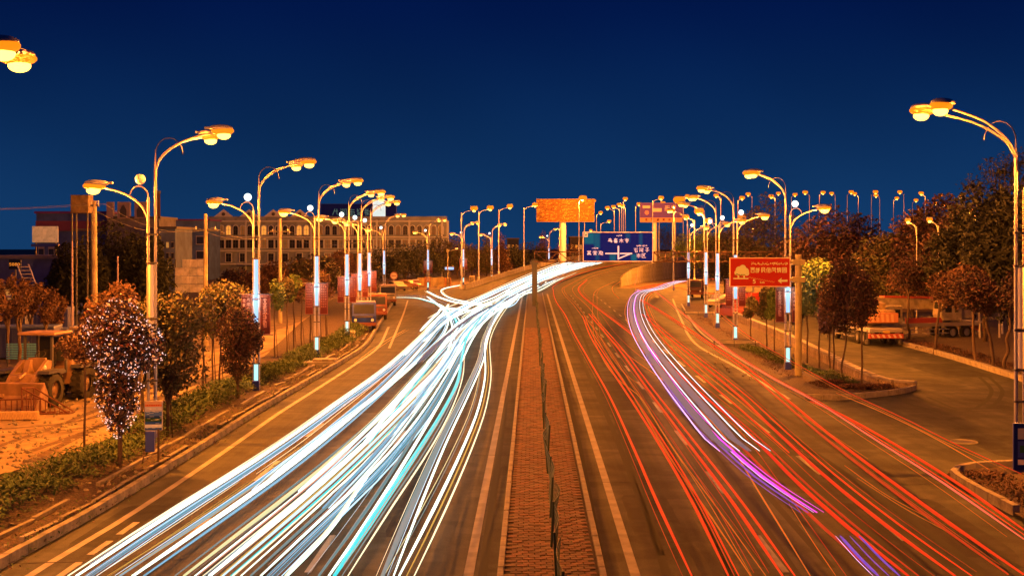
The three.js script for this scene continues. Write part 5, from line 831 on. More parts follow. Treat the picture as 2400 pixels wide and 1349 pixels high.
{
  const t = thing('rusty_truss', 'rusty triangular steel frame lying in front of the loader bucket', 'steel frame', G(104, 972), 0.1), m = mat({ c: [0.16, 0.05, 0.03], rough: 0.8, map: rep(T.dirt, 0.8) }), b = mb();
  const a = V(-0.95, 1.15, 0), c = V(1.0, 0.06, 0), d = V(-0.95, 0.05, 0), e = V(-0.6, 1.1, -0.6), f = V(1.1, 0.06, -0.5), h = V(-0.6, 0.05, -0.6);
  for (const [p, q] of [[a, c], [d, c], [a, d], [e, f], [h, f], [e, h], [a, e], [d, h], [c, f]]) b.bar(p, q, 0.035, 5); b.build('outline', m, t);
  for (let i = 1; i < 10; i++) { const u = i / 10; mb().bar(V(-0.95 + 1.95 * u, 0.05, 0), V(-0.95 + 1.95 * u, 1.15 - 1.09 * u, 0), 0.022, 5).build('bar', m, t); }
  const t2 = thing('scrap_rack', 'low rusty rack beside the triangular frame', 'steel frame', G(18, 968), 0.05); for (let i = 0; i < 12; i++) mb().bar(V(-1.3 + i * 0.24, 0, 0), V(-1.3 + i * 0.24, 0.55, 0), 0.025, 5).build('bar', m, t2); mb().bar(V(-1.4, 0.56, 0), V(1.5, 0.62, 0), 0.035).bar(V(-1.4, 0.06, 0), V(1.5, 0.06, 0), 0.03).build('rail', m, t2);
  const t3 = thing('timber_beam', 'thick squared timber beam on the ground before the rusty rack', 'beam', G(20, 985), 0.03); mb().rbox(3.6, 0.34, 0.3, 0.03, -0.6, 0.2, 0).build('beam', mat({ c: [0.4, 0.28, 0.15], rough: 0.85, map: rep(T.bark, 1.2) }), t3); mb().box(0.3, 0.08, 0.4, 0.8, 0.03, 0).box(0.3, 0.08, 0.4, -1.6, 0.03, 0).build('bearer', M.bark, t3);
}
function truck(name, label, pos, turn, col, bed, low = false) {  // front along +z
  const t = thing(name, label, 'truck', pos, turn, 'trucks parked at the lay-by'), p = mat({ c: col, rough: 0.4, map: rep(T.patch, 2) });
  mb().prism([[-0.9, 0.75], [0.62, 0.75], [0.72, 1.35], [0.66, 1.45], [0.42, 2.35], [0.3, 2.42], [-0.85, 2.42], [-0.9, 2.3]], 1.9, 0, 0, 0, 0, -Math.PI / 2, 0, 0.05).build('cab', p, t);
  mb().box(1.66, 0.76, 0.03, 0, 1.9, 0.63, -0.25).build('windscreen', M.glass, t);
  for (const s of [-1, 1]) { mb().box(0.03, 0.6, 0.8, s * 1.005, 1.92, -0.1).build('side_window', M.glass, t); mb().box(0.04, 0.3, 0.16, s * 1.2, 1.9, 0.6).bar(V(s, 2.1, 0.5), V(s * 1.2, 2.05, 0.6), 0.015).build('mirror', M.darkSteel, t); mb().cyl(0.12, 0.12, 0.06, s * 0.7, 1.0, 0.76, Math.PI / 2, 0, 0, 14).build('headlight', M.opal, t); }
  mb().box(1.5, 0.16, 0.04, 0, 1.28, 0.75).build('grille', M.darkSteel, t); mb().rbox(2.04, 0.28, 0.2, 0.04, 0, 0.66, 0.72).build('bumper', mat({ c: [0.12, 0.03, 0.02], rough: 0.6 }), t);
  mb().rbox(1.9, 0.1, 1.1, 0.03, 0, 2.5, -0.35).build('roof', mat({ c: [0.4, 0.28, 0.2], rough: 0.5 }), t);
  mb().box(0.9, 0.24, 4.6, 0, 0.75, -2.6).build('chassis', M.darkSteel, t);
  const B = mat({ c: bed, rough: 0.7, map: rep(T.dirt, 2) }); mb().box(2.1, 0.12, 3.9, 0, 1.05, -3.0).box(0.08, 0.8, 3.9, -1.02, 1.45, -3.0).box(0.08, 0.8, 3.9, 1.02, 1.45, -3.0).box(2.1, 1.1, 0.08, 0, 1.6, -1.08).box(2.1, 0.8, 0.08, 0, 1.45, -4.92).build('load_bed', B, t);
  for (const s of [-1, 1]) for (const z of [0, -3.6]) wheel(t, s * 0.85, 0.45, z, 0.45, 0.26, M.steel);
  return t;
}
truck('blue_truck', 'blue flatbed truck with a dark windscreen parked at the kerb by the hedge', G(850, 778).add(V(0, 0, -0.8)), 0.12, [0.012, 0.05, 0.5], [0.05, 0.05, 0.06]);
truck('red_truck', 'orange red truck with a pale windscreen parked right behind the blue one', G(884, 752).add(V(-0.3, 0, -2)), 0.15, [0.22, 0.06, 0.025], [0.1, 0.05, 0.03]);
truck('white_truck', 'pale truck third in line behind the red one', G(896, 722).add(V(0, 0, -6)), 0.18, [0.4, 0.36, 0.28], [0.1, 0.07, 0.05]);
truck('lorry', 'dark red lorry waiting on the slip road under the gantry', G(1636, 700).add(V(0, 0, -2)), -0.25, [0.1, 0.015, 0.01], [0.12, 0.02, 0.012]);
[[930, 205, 0.5, [0.25, 0.2, 0.14]], [955, 212, 1.2, [0.2, 0.12, 0.08]], [1690, 150, -0.6, [0.32, 0.28, 0.2]], [1745, 152, 1.3, [0.3, 0.2, 0.12]], [1722, 126, 0.4, [0.2, 0.05, 0.03]]].forEach(([x, z, a, c], i) => {
  const p = D(x, 700, z); p.y = 0; const t = thing('parked_car', ['grey brown car parked beyond the lay-by', 'brown car parked crosswise beyond the lay-by', 'pale van like car on the service road behind the tubes', 'tan car crosswise on the service road', 'dark red car on the service road with red lamps'][i], 'car', p, a, 'cars standing beyond the lamps'), m = mat({ c, rough: 0.35 });
  mb().prism([[-2.1, 0.35], [2.1, 0.35], [2.15, 0.7], [1.9, 0.9], [1.0, 0.98], [0.45, 1.42], [-1.1, 1.45], [-1.8, 1.0], [-2.1, 0.92]], 1.66, 0, 0, 0, 0, -Math.PI / 2, 0, 0.04).build('body', m, t); mb().prism([[0.9, 1.0], [0.42, 1.38], [-1.05, 1.4], [-1.6, 1.02]], 1.7, 0, 0.0, 0, 0, -Math.PI / 2, 0, 0.02).build('window', M.glass, t);
  for (const s of [-1, 1]) { for (const q of [1.3, -1.3]) wheel(t, s * 0.75, 0.33, q, 0.33, 0.2, M.steel); mb().rbox(0.3, 0.14, 0.06, 0.02, s * 0.6, 0.75, -2.14).build('tail_light', i === 4 ? glow(1.6, 0.12, 0.02) : mat({ c: [0.3, 0.02, 0.01] }), t); }
});
{ // two moving lamps standing on the service road: brake lights of a car
  const t = thing('service_van', 'van on the service road with glowing brake lamps and a red tail', 'van', D(1755, 728, 141).setY(0), 0.35), m = mat({ c: [0.3, 0.03, 0.015], rough: 0.4 });
  mb().prism([[-2.1, 0.4], [2.2, 0.4], [2.25, 1.0], [1.7, 1.2], [1.1, 1.95], [-2.0, 2.0], [-2.1, 1.8]], 1.75, 0, 0, 0, 0, Math.PI / 2, 0, 0.05).build('body', m, t); mb().box(1.4, 0.5, 0.04, 0, 1.55, 2.12).build('rear_window', M.glass, t);
  for (const s of [-1, 1]) { mb().rbox(0.42, 0.2, 0.08, 0.03, s * 0.62, 0.85, 2.18).build('brake_light', glow(3, 0.5, 0.06), t); for (const q of [1.3, -1.3]) wheel(t, s * 0.8, 0.36, q, 0.36, 0.22, M.steel); }
}
// crane trucks on the service road
function craneTruck(label, pos, turn, paint, boomLen, boomTilt, tail) {   // chassis along z, driving cab at +z
  const t = thing('crane_truck', label, 'crane truck', pos, turn, 'truck cranes parked beyond the service road'), p = yel(paint, 0.45), red = mat({ c: [0.4, 0.07, 0.04], rough: 0.5 });
  mb().rbox(2.4, 0.3, 9.4, 0.04, 0, 1.15, 0).build('deck', mat({ c: [0.3, 0.28, 0.26], rough: 0.6 }), t);
  for (const s of [-1, 1]) for (const z of [3.5, -1.6, -2.9]) wheel(t, s * 0.95, 0.52, z, 0.52, 0.34, M.steel);
  mb().prism([[3.2, 1.0], [4.9, 1.0], [5.0, 1.7], [4.7, 2.55], [4.5, 2.62], [3.3, 2.62], [3.2, 2.5]], 1.15, 0.62, 0, 0, 0, -Math.PI / 2, 0, 0.05).build('driving_cab', p, t);
  mb().box(0.03, 0.62, 0.9, 1.26, 2.05, 3.85).box(0.95, 0.62, 0.03, 0.62, 2.1, 4.86, -0.3).build('cab_window', M.glass, t);
  mb().box(0.03, 0.4, 3.4, 1.215, 1.5, 1.2).build('red_panel', red, t); for (let i = 0; i < 2; i++) for (const z of [0.6, -0.6, 2.2]) mb().box(0.5, 0.05, 0.9, 1.1, 0.5 + i * 0.3, z).build('step', M.steel, t);
  mb().cyl(0.9, 0.9, 0.3, 0, 1.45, -1.2, 0, 0, 0, 20).rbox(2.2, 1.0, 1.9, 0.08, 0, 2.05, -2.6).build('turntable', p, t);
  mb().prism([[-1.6, 1.5], [0.1, 1.5], [0.3, 1.9], [0.15, 2.9], [-0.1, 3.0], [-1.4, 3.0], [-1.6, 2.8]], 0.95, 0.85, 0, -0.6, 0, -Math.PI / 2, 0, 0.05).build('crane_cab', p, t);
  mb().box(0.03, 0.75, 0.6, 1.36, 2.45, -0.95).box(0.03, 0.75, 0.34, 1.36, 2.45, -1.7).box(0.7, 0.8, 0.03, 0.85, 2.45, -0.33).build('crane_cab_window', M.glass, t);
  const bm = mb().rbox(0.62, 0.85, boomLen, 0.05, -0.2, 0, boomLen / 2).build('boom', p, t); bm.position.set(0, 2.6, -3.2); bm.rotation.x = -boomTilt; mb().rbox(0.46, 0.64, 1.6, 0.04, -0.2, 0, boomLen + 0.7).build('boom_tip', red, bm); mb().box(0.64, 0.14, boomLen * 0.7, -0.2, 0.47, boomLen * 0.55).build('boom_stripe', red, bm);
  if (tail) { mb().rbox(2.3, 0.7, 0.5, 0.05, 0, 2.0, -3.75).build('counterweight', mat({ c: [0.5, 0.22, 0.1], rough: 0.5 }), t); for (let i = 0; i < 5; i++) mb().prism([[-0.09, -0.28], [0.09, -0.28], [0.14, 0.28], [-0.04, 0.28]], 0.02, -0.72 + i * 0.36, 2.0, -4.015).build('stripe', mat({ c: [0.6, 0.4, 0.2], rough: 0.5 }), t); }
  mb().rbox(2.5, 0.34, 0.3, 0.04, 0, 0.75, -4.6).build('bumper', red, t); for (let i = 0; i < 6; i++) mb().prism([[-0.14, -0.12], [0.02, -0.12], [0.14, 0.12], [-0.02, 0.12]], 0.02, -1 + i * 0.4, 0.75, -4.765).build('stripe', mat({ c: [0.6, 0.5, 0.4], rough: 0.5 }), t); mb().box(0.5, 0.16, 0.03, 0, 1.05, -4.72).build('number_plate', mat({ c: [0.6, 0.4, 0.1], rough: 0.5 }), t);
  for (const s of [-1, 1]) mb().cyl(0.18, 0.18, 0.3, s * 1.2, 0.3, -4.2).cyl(0.06, 0.06, 0.8, s * 1.2, 0.8, -4.2).build('outrigger', M.darkSteel, t);
}
craneTruck('yellow white truck crane seen from its striped tail on the service road', G(2068, 812).add(V(0, 0, -4.6)), Math.PI + 0.06, [0.55, 0.42, 0.2], 8.5, 0.05, true);
craneTruck('pale truck crane with a long white boom standing side on under the trees', G(2195, 798).add(V(0, 0, -2.2)), -Math.PI / 2 + 0.35, [0.55, 0.5, 0.36], 8, 0.03, false);
// ---------------------------------------------------------------- buildings, billboards, poles far out
{ // long arcaded building
  const z = 290, x0 = D(488, 0, z).x, x1 = D(1046, 0, z).x, L = x1 - x0, t = thing('arcaded_building', 'long pale four storey building with arched top windows and small gables', 'building', V(x0, 0, -z)), wall = mat({ c: [0.26, 0.31, 0.42], rough: 0.85, map: rep(T.patch, 7) }), trim = mat({ c: [0.4, 0.44, 0.52], rough: 0.8 }), H = 13.0;
  mb().box(L, H, 12, L / 2, H / 2, -6.3).build('wall', wall, t);
  for (const y of [3.0, 6.0, 9.1, 12.7]) mb().box(L + 0.3, 0.3, 0.5, L / 2, y, -0.12).build('cornice', trim, t);
  mb().box(L + 0.2, 0.8, 0.4, L / 2, 13.4, -0.4).build('parapet', wall, t);
  for (const q of [523, 583, 640, 702]) { const x = D(q, 0, z).x - x0; mb().prism([[-2.2, 0], [2.2, 0], [0, 1.7]], 0.5, x, 13.7, -0.3).build('gable', trim, t); mb().cyl(0.4, 0.4, 0.1, x, 14.3, 0.0, Math.PI / 2, 0, 0, 14).build('roundel', M.darkSteel, t); }
  for (let i = 0; i < 8; i++) mb().box(0.4, H, 0.3, 1 + i * (L - 2) / 7, H / 2, -0.15).build('pilaster', trim, t);
  const dark = mat({ c: [0.02, 0.022, 0.03], rough: 0.2 }), lit = glow(1.1, 0.36, 0.05), dim = glow(0.22, 0.06, 0.012), arch = (w, h) => { const s = new THREE.Shape(); s.moveTo(-w / 2, 0); s.lineTo(w / 2, 0); s.lineTo(w / 2, h - w / 2); s.absarc(0, h - w / 2, w / 2, 0, Math.PI); return s; };
  const frameGeo = (w, h, round) => { const o = round ? arch(w + 0.36, h + 0.18) : new THREE.Shape([[-w / 2 - 0.16, 0], [w / 2 + 0.16, 0], [w / 2 + 0.16, h + 0.16], [-w / 2 - 0.16, h + 0.16]].map(p => new THREE.Vector2(...p))), q = round ? arch(w, h) : new THREE.Shape([[-w / 2, 0.1], [w / 2, 0.1], [w / 2, h], [-w / 2, h]].map(p => new THREE.Vector2(...p))); o.holes.push(new THREE.Path(q.getPoints(8))); const g = new THREE.ExtrudeGeometry(o, { depth: 0.3, bevelEnabled: false, curveSegments: 8 }); return boxUV(g); };
  const FG = [frameGeo(1.05, 2.1, true), frameGeo(1.25, 2.0, false)], PG = [boxUV(new THREE.ShapeGeometry(arch(1.05, 2.1), 8)), boxUV(new THREE.PlaneGeometry(1.25, 2.0).translate(0, 1.0, 0))], bar = mb().box(0.07, 2, 0.05, 0, 1, 0).box(1.1, 0.07, 0.05, 0, 1.2, 0).geo();
  let n = 0;
  for (let f = 0; f < 3; f++) for (let i = 0; i < 33; i++) {
    const x = 1.3 + i * (L - 2.6) / 32, y = [9.6, 6.5, 3.4][f], r = hash(i, f, 9), round = f === 0 ? 0 : 1;
    if (f === 2 && i % 2) continue;
    const w = meshOf('window', FG[round], trim, t); w.position.set(x, y, -0.28);
    const p = meshOf('pane', PG[round], (f === 0 && i < 14 && r > 0.66) ? lit : (r > 0.72 || (f === 0 && i < 10 && r > 0.4)) ? dim : dark, w); p.position.z = 0.1; const m = meshOf('sash', bar, M.darkSteel, w); m.position.z = 0.14;
    n++;
  }
  mb().box(L * 0.55, 0.14, 1.6, L * 0.4, 2.7, 0.6).build('awning', mat({ c: [0.03, 0.04, 0.2], rough: 0.6 }), t);
}
function slab(name, label, x0, x1, yTop, z, col, o = {}) {   // a plain far building with rows of window openings
  const a = D(x0, yTop, z), b = D(x1, yTop, z), L = b.x - a.x, H = a.y, t = thing(name, label, 'building', V(a.x, 0, -z)), w = mat({ c: col, rough: 0.85, map: rep(T.patch, 6) });
  mb().box(L, H, 10, L / 2, H / 2, -5).build('wall', w, t); mb().box(L + 0.5, 0.35, 10.5, L / 2, H + 0.17, -5).build('roof', o.roof ? mat({ c: o.roof, rough: 0.8 }) : M.darkSteel, t);
  const cols = o.cols ?? Math.max(2, Math.round(L / 3)), rows = o.rows ?? 2;
  for (let r = 0; r < rows; r++) for (let c = 0; c < cols; c++) { const x = (c + 0.5) * L / cols, y = H * (0.42 + 0.5 * r / rows), fr = mb().box(L / cols * 0.6, H * 0.3 / rows, 0.12, 0, 0, 0).build('window', o.frame || M.steel, t); fr.position.set(x, y, 0.04); const lit = hash(c, r, 4 + x0) > (o.lit ?? 0.9); const p = mb().box(L / cols * 0.5, H * 0.24 / rows, 0.05, 0, 0, 0).build('pane', lit ? glow(0.5, 0.2, 0.04) : M.glass, fr); p.position.z = 0.06; }
  return { t, L, H };
}
{
  const s = slab('market_hall', 'long low violet blue hall with a flat purple roof edge behind the black trees', 84, 250, 500, 205, [0.08, 0.14, 0.5], { roof: [0.14, 0.03, 0.2], cols: 7, rows: 1 });
  mb().box(s.L, 1.6, 0.3, s.L / 2, s.H - 2.0, 0.2).build('fascia', mat({ c: [0.16, 0.04, 0.09], rough: 0.7 }), s.t); mb().box(s.L * 0.46, 0.3, 0.5, s.L * 0.75, s.H - 2.6, 0.4).build('canopy_edge', M.kerb, s.t);
  const u = slab('gatehouse', 'pale blue hall with three pointed arch turrets on its roof', 250, 372, 512, 200, [0.2, 0.2, 0.26], { cols: 9, rows: 1, frame: M.kerb });
  [258, 290, 330].forEach((q, i) => { const x = (q - 250) * 200 / F; mb().box(i ? 1.9 : 1.0, 2.6, 0.8, x, u.H + 1.3, 0).build('turret', mat({ c: [0.24, 0.2, 0.24], rough: 0.8 }), u.t); if (i) mb().prism([[-0.5, 0], [0.5, 0], [0.5, 1.2], [0, 2.0], [-0.5, 1.2]], 0.1, x, u.H + 0.2, 0.44).build('pointed_arch', M.darkSteel, u.t); });
  slab('blue_block', 'plain blue walled block between the turret hall and the arcaded building', 372, 490, 517, 270, [0.1, 0.18, 0.5], { roof: [0.12, 0.03, 0.2], cols: 3, rows: 2 });
  slab('white_annex', 'narrow pale annex beside the black tree', 374, 410, 536, 190, [0.14, 0.2, 0.38], { cols: 3, rows: 3, frame: M.kerb });
  slab('yard_shed', 'low blue shed with dark openings in the loader yard', -40, 150, 606, 130, [0.06, 0.1, 0.5], { roof: [0.1, 0.1, 0.2], cols: 5, rows: 1 });
  slab('far_block', 'far dark block between the conifers', 1188, 1216, 560, 420, [0.05, 0.07, 0.14], { cols: 3, rows: 3, lit: 0.7 }); slab('far_block', 'far dark block right of the billboard column', 1336, 1376, 556, 430, [0.06, 0.06, 0.1], { cols: 4, rows: 2, lit: 0.7 });
  slab('roadside_shop', 'low shop with lit front glimpsed under the trees behind the crane trucks', 2030, 2190, 628, 136, [0.22, 0.16, 0.11], { cols: 6, rows: 2, lit: 0.6 });
  slab('pale_house', 'pale house corner between the dark red trees', 1968, 1998, 560, 150, [0.4, 0.42, 0.5], { cols: 2, rows: 3 });
  // chimney and tower with a screen
  const c = thing('brick_chimney', 'dark square chimney behind the unlit globe lamp', 'chimney', D(369, 600, 240).setY(0)); mb().cyl(0.7, 0.45, 17.4, 0, 8.7, 0, 0, 0, 0, 12).build('shaft', mat({ c: [0.06, 0.03, 0.03], rough: 0.9 }), c); mb().cyl(0.56, 0.56, 0.5, 0, 17.2, 0, 0, 0, 0, 12).build('rim', M.darkSteel, c);
  const s2 = D(840, 500, 330), h = thing('roof_billboard', 'wide dark roof billboard with greenish letters behind the lamp row', 'billboard', V(s2.x, 0, s2.z)), W = 178 * 330 / F, tx = canvasTex(512, 128, (g, w, hh) => { g.fillStyle = '#0c1440'; g.fillRect(0, 0, w, hh); g.strokeStyle = '#5f8f8a'; glyphs(g, '九洲商贸物流', 80, 34, 44, 54, 'h', 0.12); g.fillStyle = '#3f6f6a'; g.fillRect(190, 90, 70, 22); });
  plate(h, 'board', W, 5.0, 0.3, s2.y, tx, M.darkSteel, { em: 0.35 }); mb().box(W * 0.9, 2, 6, 0, s2.y - 4, -3).build('roof_house', mat({ c: [0.1, 0.1, 0.14], rough: 0.9 }), h); for (const x of [-W * 0.4, 0, W * 0.4]) mb().box(0.3, s2.y, 0.3, x, s2.y / 2 - 2, -0.6).build('support', M.darkSteel, h);
  const fl = D(888, 490, 300), f = thing('floodlit_panel', 'small floodlit white panel on a mast behind the lamps', 'panel', V(fl.x, 0, fl.z)); mb().rbox(3.0, 4.2, 0.2, 0.05, 0, fl.y, 0).build('lit_panel', glow(0.75, 0.85, 0.8), f); mb().cyl(0.15, 0.15, fl.y, 0, fl.y / 2, -0.2, 0, 0, 0, 8).build('mast', M.darkSteel, f);
}
// billboards
{
  const z = 300, p = D(1320, 580, z), t = thing('orange_billboard', 'wide orange lit billboard with dry brown weave pattern on a thick single column', 'billboard', V(p.x, 0, p.z)), s = z / F;
  const tx = canvasTex(512, 200, (g, w, h) => { g.fillStyle = '#7a4a12'; g.fillRect(0, 0, w, h); for (let i = 0; i < 900; i++) { g.strokeStyle = ['#b0741c', '#5c340a', '#d0922c', '#8a5516'][i % 4]; g.lineWidth = 1 + hash(i, 1, 3) * 3; const x = hash(i, 2, 3) * w, y = hash(i, 3, 7) * h; g.beginPath(); g.moveTo(x, y); g.quadraticCurveTo(x + 10, y + 4 - hash(i, 4, 1) * 16, x + 6 - hash(i, 5, 2) * 30, y + 18 * (hash(i, 6, 4) - 0.3)); g.stroke(); } g.strokeStyle = '#3a2408'; for (let i = 1; i < 4; i++) { g.lineWidth = 2; g.beginPath(); g.moveTo(0, i * h / 4); g.lineTo(w, i * h / 4); g.stroke(); } });
  plate(t, 'board', 136 * s, 54 * s, 0.8, EYE - (493 - HY) * s, tx, M.kerb, { x: 5 * s, em: 0.55 }); mb().cyl(0.8, 0.7, EYE - (520 - HY) * s, 0, (EYE - (520 - HY) * s) / 2, -0.8, 0, 0, 0, 14).build('column', M.opal, t);
  const q = D(1550, 580, 310), u = thing('pink_billboard', 'pinkish billboard with a strip of lettering below, behind the bright lamps', 'billboard', V(q.x, 0, q.z)), s2 = 310 / F;
  const ty = canvasTex(512, 220, (g, w, h) => { g.fillStyle = '#6a3f5a'; g.fillRect(0, 0, w, h); g.fillStyle = '#c8803a'; g.fillRect(0, 168, w, 52); g.strokeStyle = '#5a2a14'; glyphs(g, '批零集散地', 60, 176, 32, 70, 'h', 0.13); g.strokeStyle = g.fillStyle = '#e8b060'; g.fillRect(30, 30, 90, 30); g.fillRect(150, 60, 110, 40); glyphs(g, '商贸', 300, 30, 60, 76, 'h', 0.12); g.fillStyle = '#d07a50'; g.beginPath(); g.arc(80, 110, 26, 0, 7); g.fill(); });
  plate(u, 'board', 100 * s2, 46 * s2, 0.6, EYE - (498 - HY) * s2, ty, M.kerb, { em: 0.5 }); mb().cyl(0.5, 0.45, EYE - (520 - HY) * s2, -3.5 * 0.4, (EYE - (520 - HY) * s2) / 2, -0.6, 0, 0, 0, 12).build('column', M.opal, u); mb().cyl(0.5, 0.45, EYE - (520 - HY) * s2, 3.2, (EYE - (520 - HY) * s2) / 2, -0.6, 0, 0, 0, 12).build('column', M.opal, u);
}
{
  const z = 150, s = z / F, a = D(444, 620, z), t = thing('white_hoarding', 'stepped white hoarding of stacked panels beside the second utility pole', 'hoarding', V(a.x, 0, a.z)), m = [[0.78, 0.8, 0.78], [0.7, 0.74, 0.72], [0.82, 0.82, 0.78]].map(c => mat({ c, rough: 0.7, map: rep(T.patch, 2) }));
  for (let r = 0; r < 4; r++) for (let c = 0; c < 4; c++) { const hgt = c ? 5.6 : 4.0; if (c === 0 && r === 3) continue; mb().box(0.82, 0.92, 0.1, -1.3 + c * 0.86, 2.2 + r * 0.97, 0).build('panel', m[(r + c) % 3], t); } for (const x of [-1.7, 0, 1.7]) mb().box(0.12, 5.6, 0.12, x, 2.8, -0.14).build('post', M.darkSteel, t);
  const b = D(105, 549, 130), u = thing('lit_panel_sign', 'pale square panel sign on a dark frame over the yard', 'sign', V(b.x, 0, b.z)); mb().rbox(2.65, 1.65, 0.15, 0.05, 0, b.y, 0).build('sign_panel', mat({ c: [0.6, 0.52, 0.36], rough: 0.5, em: [0.14, 0.1, 0.05], map: rep(T.patch, 1.3) }), u); mb().rbox(2.8, 0.3, 0.3, 0.03, 0, b.y - 1.1, 0).build('beam', M.blueBase, u); for (const x of [-1, 1]) mb().box(0.12, b.y, 0.12, x, b.y / 2, -0.12).build('post', M.darkSteel, u);
  const c = D(191, 478, 100), v = thing('roof_tank', 'brownish box shaped tank on a lattice behind the tapered pole', 'tank', V(c.x, 0, c.z)); mb().rbox(1.4, 1.4, 1.2, 0.06, 0, c.y, 0).build('tank', mat({ c: [0.2, 0.15, 0.07], rough: 0.7, map: rep(T.dirt, 2) }), v); for (const x of [-0.6, 0.6]) for (const zz of [-0.5, 0.5]) mb().box(0.09, c.y - 0.6, 0.09, x, (c.y - 0.6) / 2, zz).build('leg', M.darkSteel, v);
  const d = D(34, 619, 100), w = thing('number_sign', 'amber lit sign reading 5080 on the blue shed', 'sign', V(d.x, 0, d.z)), tx = canvasTex(128, 128, (g, W, H) => { g.fillStyle = '#05060c'; g.fillRect(0, 0, W, H); g.fillStyle = '#d88a2a'; g.font = 'bold 54px sans-serif'; g.fillText('5080', 2, 84); }); plate(w, 'sign_board', 0.95, 0.8, 0.1, d.y, tx, M.darkSteel, { em: 0.8, rim: 0.02 }); mb().box(0.08, d.y, 0.08, 0, d.y / 2, -0.1).build('post', M.darkSteel, w);
}
// yard clutter in blue: containers, cabin, slatted fence, stairs
{
  [[60, 760, 82, 4, 1.9, [0.02, 0.03, 0.16]], [150, 775, 84, 2.6, 1.6, [0.03, 0.05, 0.2]], [10, 735, 92, 3.4, 2.2, [0.02, 0.025, 0.1]], [110, 720, 100, 3.6, 2.2, [0.02, 0.03, 0.2]]].forEach(([x, y, z, w, h, c], i) => {
    const p = D(x, y, z); const t = thing('yard_container', ['dark blue container nearest behind the pruned trees', 'small blue container left of the blue cabin', 'darkest container at the edge of the yard', 'blue container at the back of the yard'][i], 'container', V(p.x, 0, p.z), 0.1, 'containers in the loader yard'), m = mat({ c, rough: 0.6 }); mb().rbox(w, h, 2.2, 0.04, 0, h / 2 + 0.1, 0).build('body', m, t); for (let k = 0; k < 10; k++) mb().box(0.1, h * 0.86, 0.06, -w / 2 + (k + 0.5) * w / 10, h / 2 + 0.1, 1.12).build('rib', m, t); mb().box(w, 0.1, 2.3, 0, h + 0.14, 0).build('roof_edge', mat({ c: [0.1, 0.14, 0.3], rough: 0.6 }), t);
  });
  const p = D(200, 790, 80), t = thing('blue_cabin', 'small pale blue cabin with a pitched roof behind the sapling', 'cabin', V(p.x, 0, p.z)); mb().box(1.4, 1.9, 1.4, 0, 0.95, 0).build('wall', mat({ c: [0.1, 0.25, 0.5], rough: 0.6 }), t); mb().prism([[-0.95, 0], [0.95, 0], [0.7, 0.3], [-0.7, 0.3]], 1.8, 0, 1.9, 0).build('roof', mat({ c: [0.25, 0.3, 0.4], rough: 0.6 }), t); mb().box(0.5, 1.3, 0.05, 0.2, 0.75, 0.72).build('door', M.darkSteel, t);
  const q = D(65, 845, 76), u = thing('slatted_fence', 'bright blue slatted fence panel between the trunks behind the loader', 'fence', V(q.x, 0, q.z)); for (let i = 0; i < 7; i++) mb().box(2.6, 0.09, 0.04, 0, 0.5 + i * 0.14, 0).build('slat', mat({ c: [0.08, 0.3, 0.6], rough: 0.5 }), u); for (const x of [-1.25, 0, 1.25]) mb().box(0.07, 1.5, 0.07, x, 0.75, -0.05).build('post', M.darkSteel, u);
  const r = D(65, 650, 96), v = thing('steel_stairs', 'pale blue steel stair leaning in the yard', 'stairs', V(r.x, 0, r.z), 0.2); for (const s of [-0.4, 0.4]) mb().bar(V(s - 0.4, 5.8, 0), V(s + 0.5, 3.6, 0.6), 0.05).build('stringer', mat({ c: [0.2, 0.22, 0.5], rough: 0.5 }), v); for (let i = 0; i < 8; i++) mb().box(0.8, 0.04, 0.18, -0.36 + i * 0.11, 5.6 - i * 0.27, 0.06 + i * 0.07).build('tread', M.steel, v); mb().box(5, 0.16, 1.2, -0.6, 3.4, 0.6).build('landing', mat({ c: [0.12, 0.12, 0.34], rough: 0.5 }), v); for (const x of [-2.8, 1.6]) mb().box(0.14, 3.4, 0.14, x, 1.7, 0.6).build('leg', M.darkSteel, v);
}
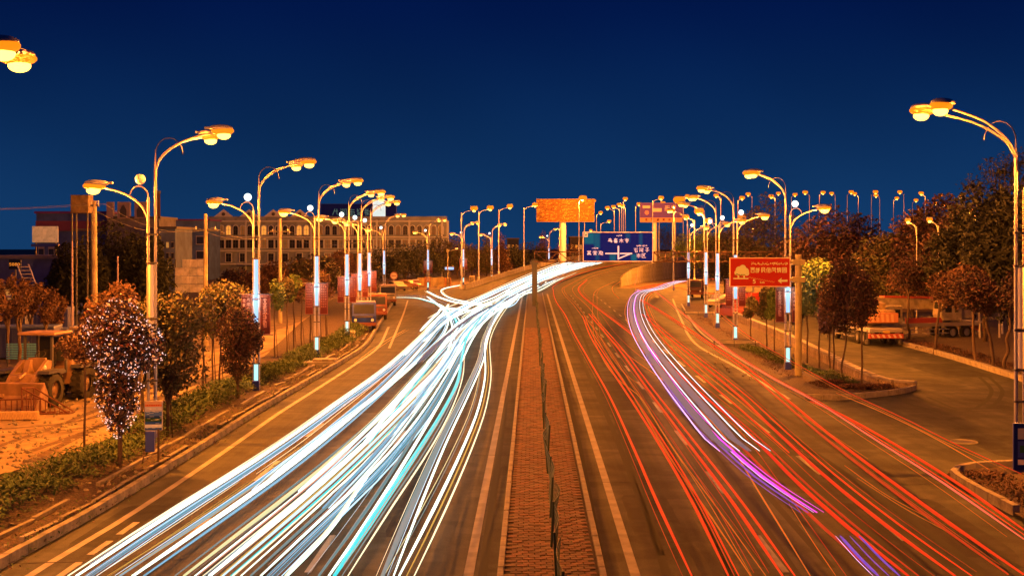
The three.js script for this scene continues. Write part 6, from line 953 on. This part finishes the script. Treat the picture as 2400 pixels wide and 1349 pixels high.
// concrete utility poles and their wires
{
  const spots = [[221, 760, 470, 78, 'tapered concrete pole with a steel collar between the loaders and the unlit globe lamp'], [481, 785, 500, 92, 'tapered concrete pole with a cross arm beside the white hoarding'], [656, 745, 512, 118, 'tapered concrete pole wrapped in wires beside the plain red banners'], [838, 720, 545, 150, 'tapered concrete pole behind the lamp with the kilometre stone'], [168, 790, 565, 82, 'thin bluish pole left of the tapered one'], [275, 720, 600, 95, 'short pinkish pole in front of the black trees']], tops = [];
  const mc = mat({ c: [0.42, 0.36, 0.24], rough: 0.8, map: rep(T.patch, 2) });
  spots.forEach(([x, y, top, z, label], i) => {
    const p = D(x, y, z), H = EYE - (top - HY) * z / F, r = i < 4 ? 0.2 : 0.09, t = thing('utility_pole', label, 'utility pole', V(p.x, 0, p.z), 0, 'concrete poles beyond the sandy track'); mb().cyl(r, r * 0.62, H, 0, H / 2, 0, 0, 0, 0, 12).build('pole', i < 4 ? mc : mat({ c: [0.25, 0.2, 0.3], rough: 0.7 }), t);
    if (i < 4) { mb().box(i ? 1.8 : 0.5, 0.12, 0.14, 0, H - (i ? 1.2 : 0.3), 0).build('cross_arm', M.darkSteel, t); for (const s of [-0.7, 0, 0.7]) mb().cyl(0.05, 0.03, 0.22, i ? s : s * 0.3, H - (i ? 1.05 : 0.1), 0, 0, 0, 0, 8).build('insulator', M.opal, t); tops.push(V(p.x, H - (i ? 1 : 0.2), p.z)); }
  });
  tops.push(V(tops[3].x + 4, tops[3].y, tops[3].z - 60)); const first = tops[0].clone().add(V(-22, 0.6, 22)); tops.unshift(first);
  for (let i = 0; i + 1 < tops.length; i++) for (const s of [-0.6, 0.6]) { const a = tops[i].clone(), b = tops[i + 1].clone(), pts = []; for (let k = 0; k <= 10; k++) { const u = k / 10, q = a.clone().lerp(b, u); q.x += s; q.y -= 3.6 * u * (1 - u); pts.push(q); } const w = mb().tube(pts, 0.012, 20, 4).build('power_wire', M.darkSteel); tag(w, `${s < 0 ? 'outer' : 'inner'} sagging power wire ${['left of the tapered collar pole', 'between the first and second concrete poles', 'between the second and third concrete poles', 'between the third and fourth concrete poles', 'running on past the fourth concrete pole'][i]}`, 'wire', 'sagging power wires'); }
}
scene.traverse(o => { if (o.isPointLight) { o.castShadow = true; } });
renderer.render(scene, camera);
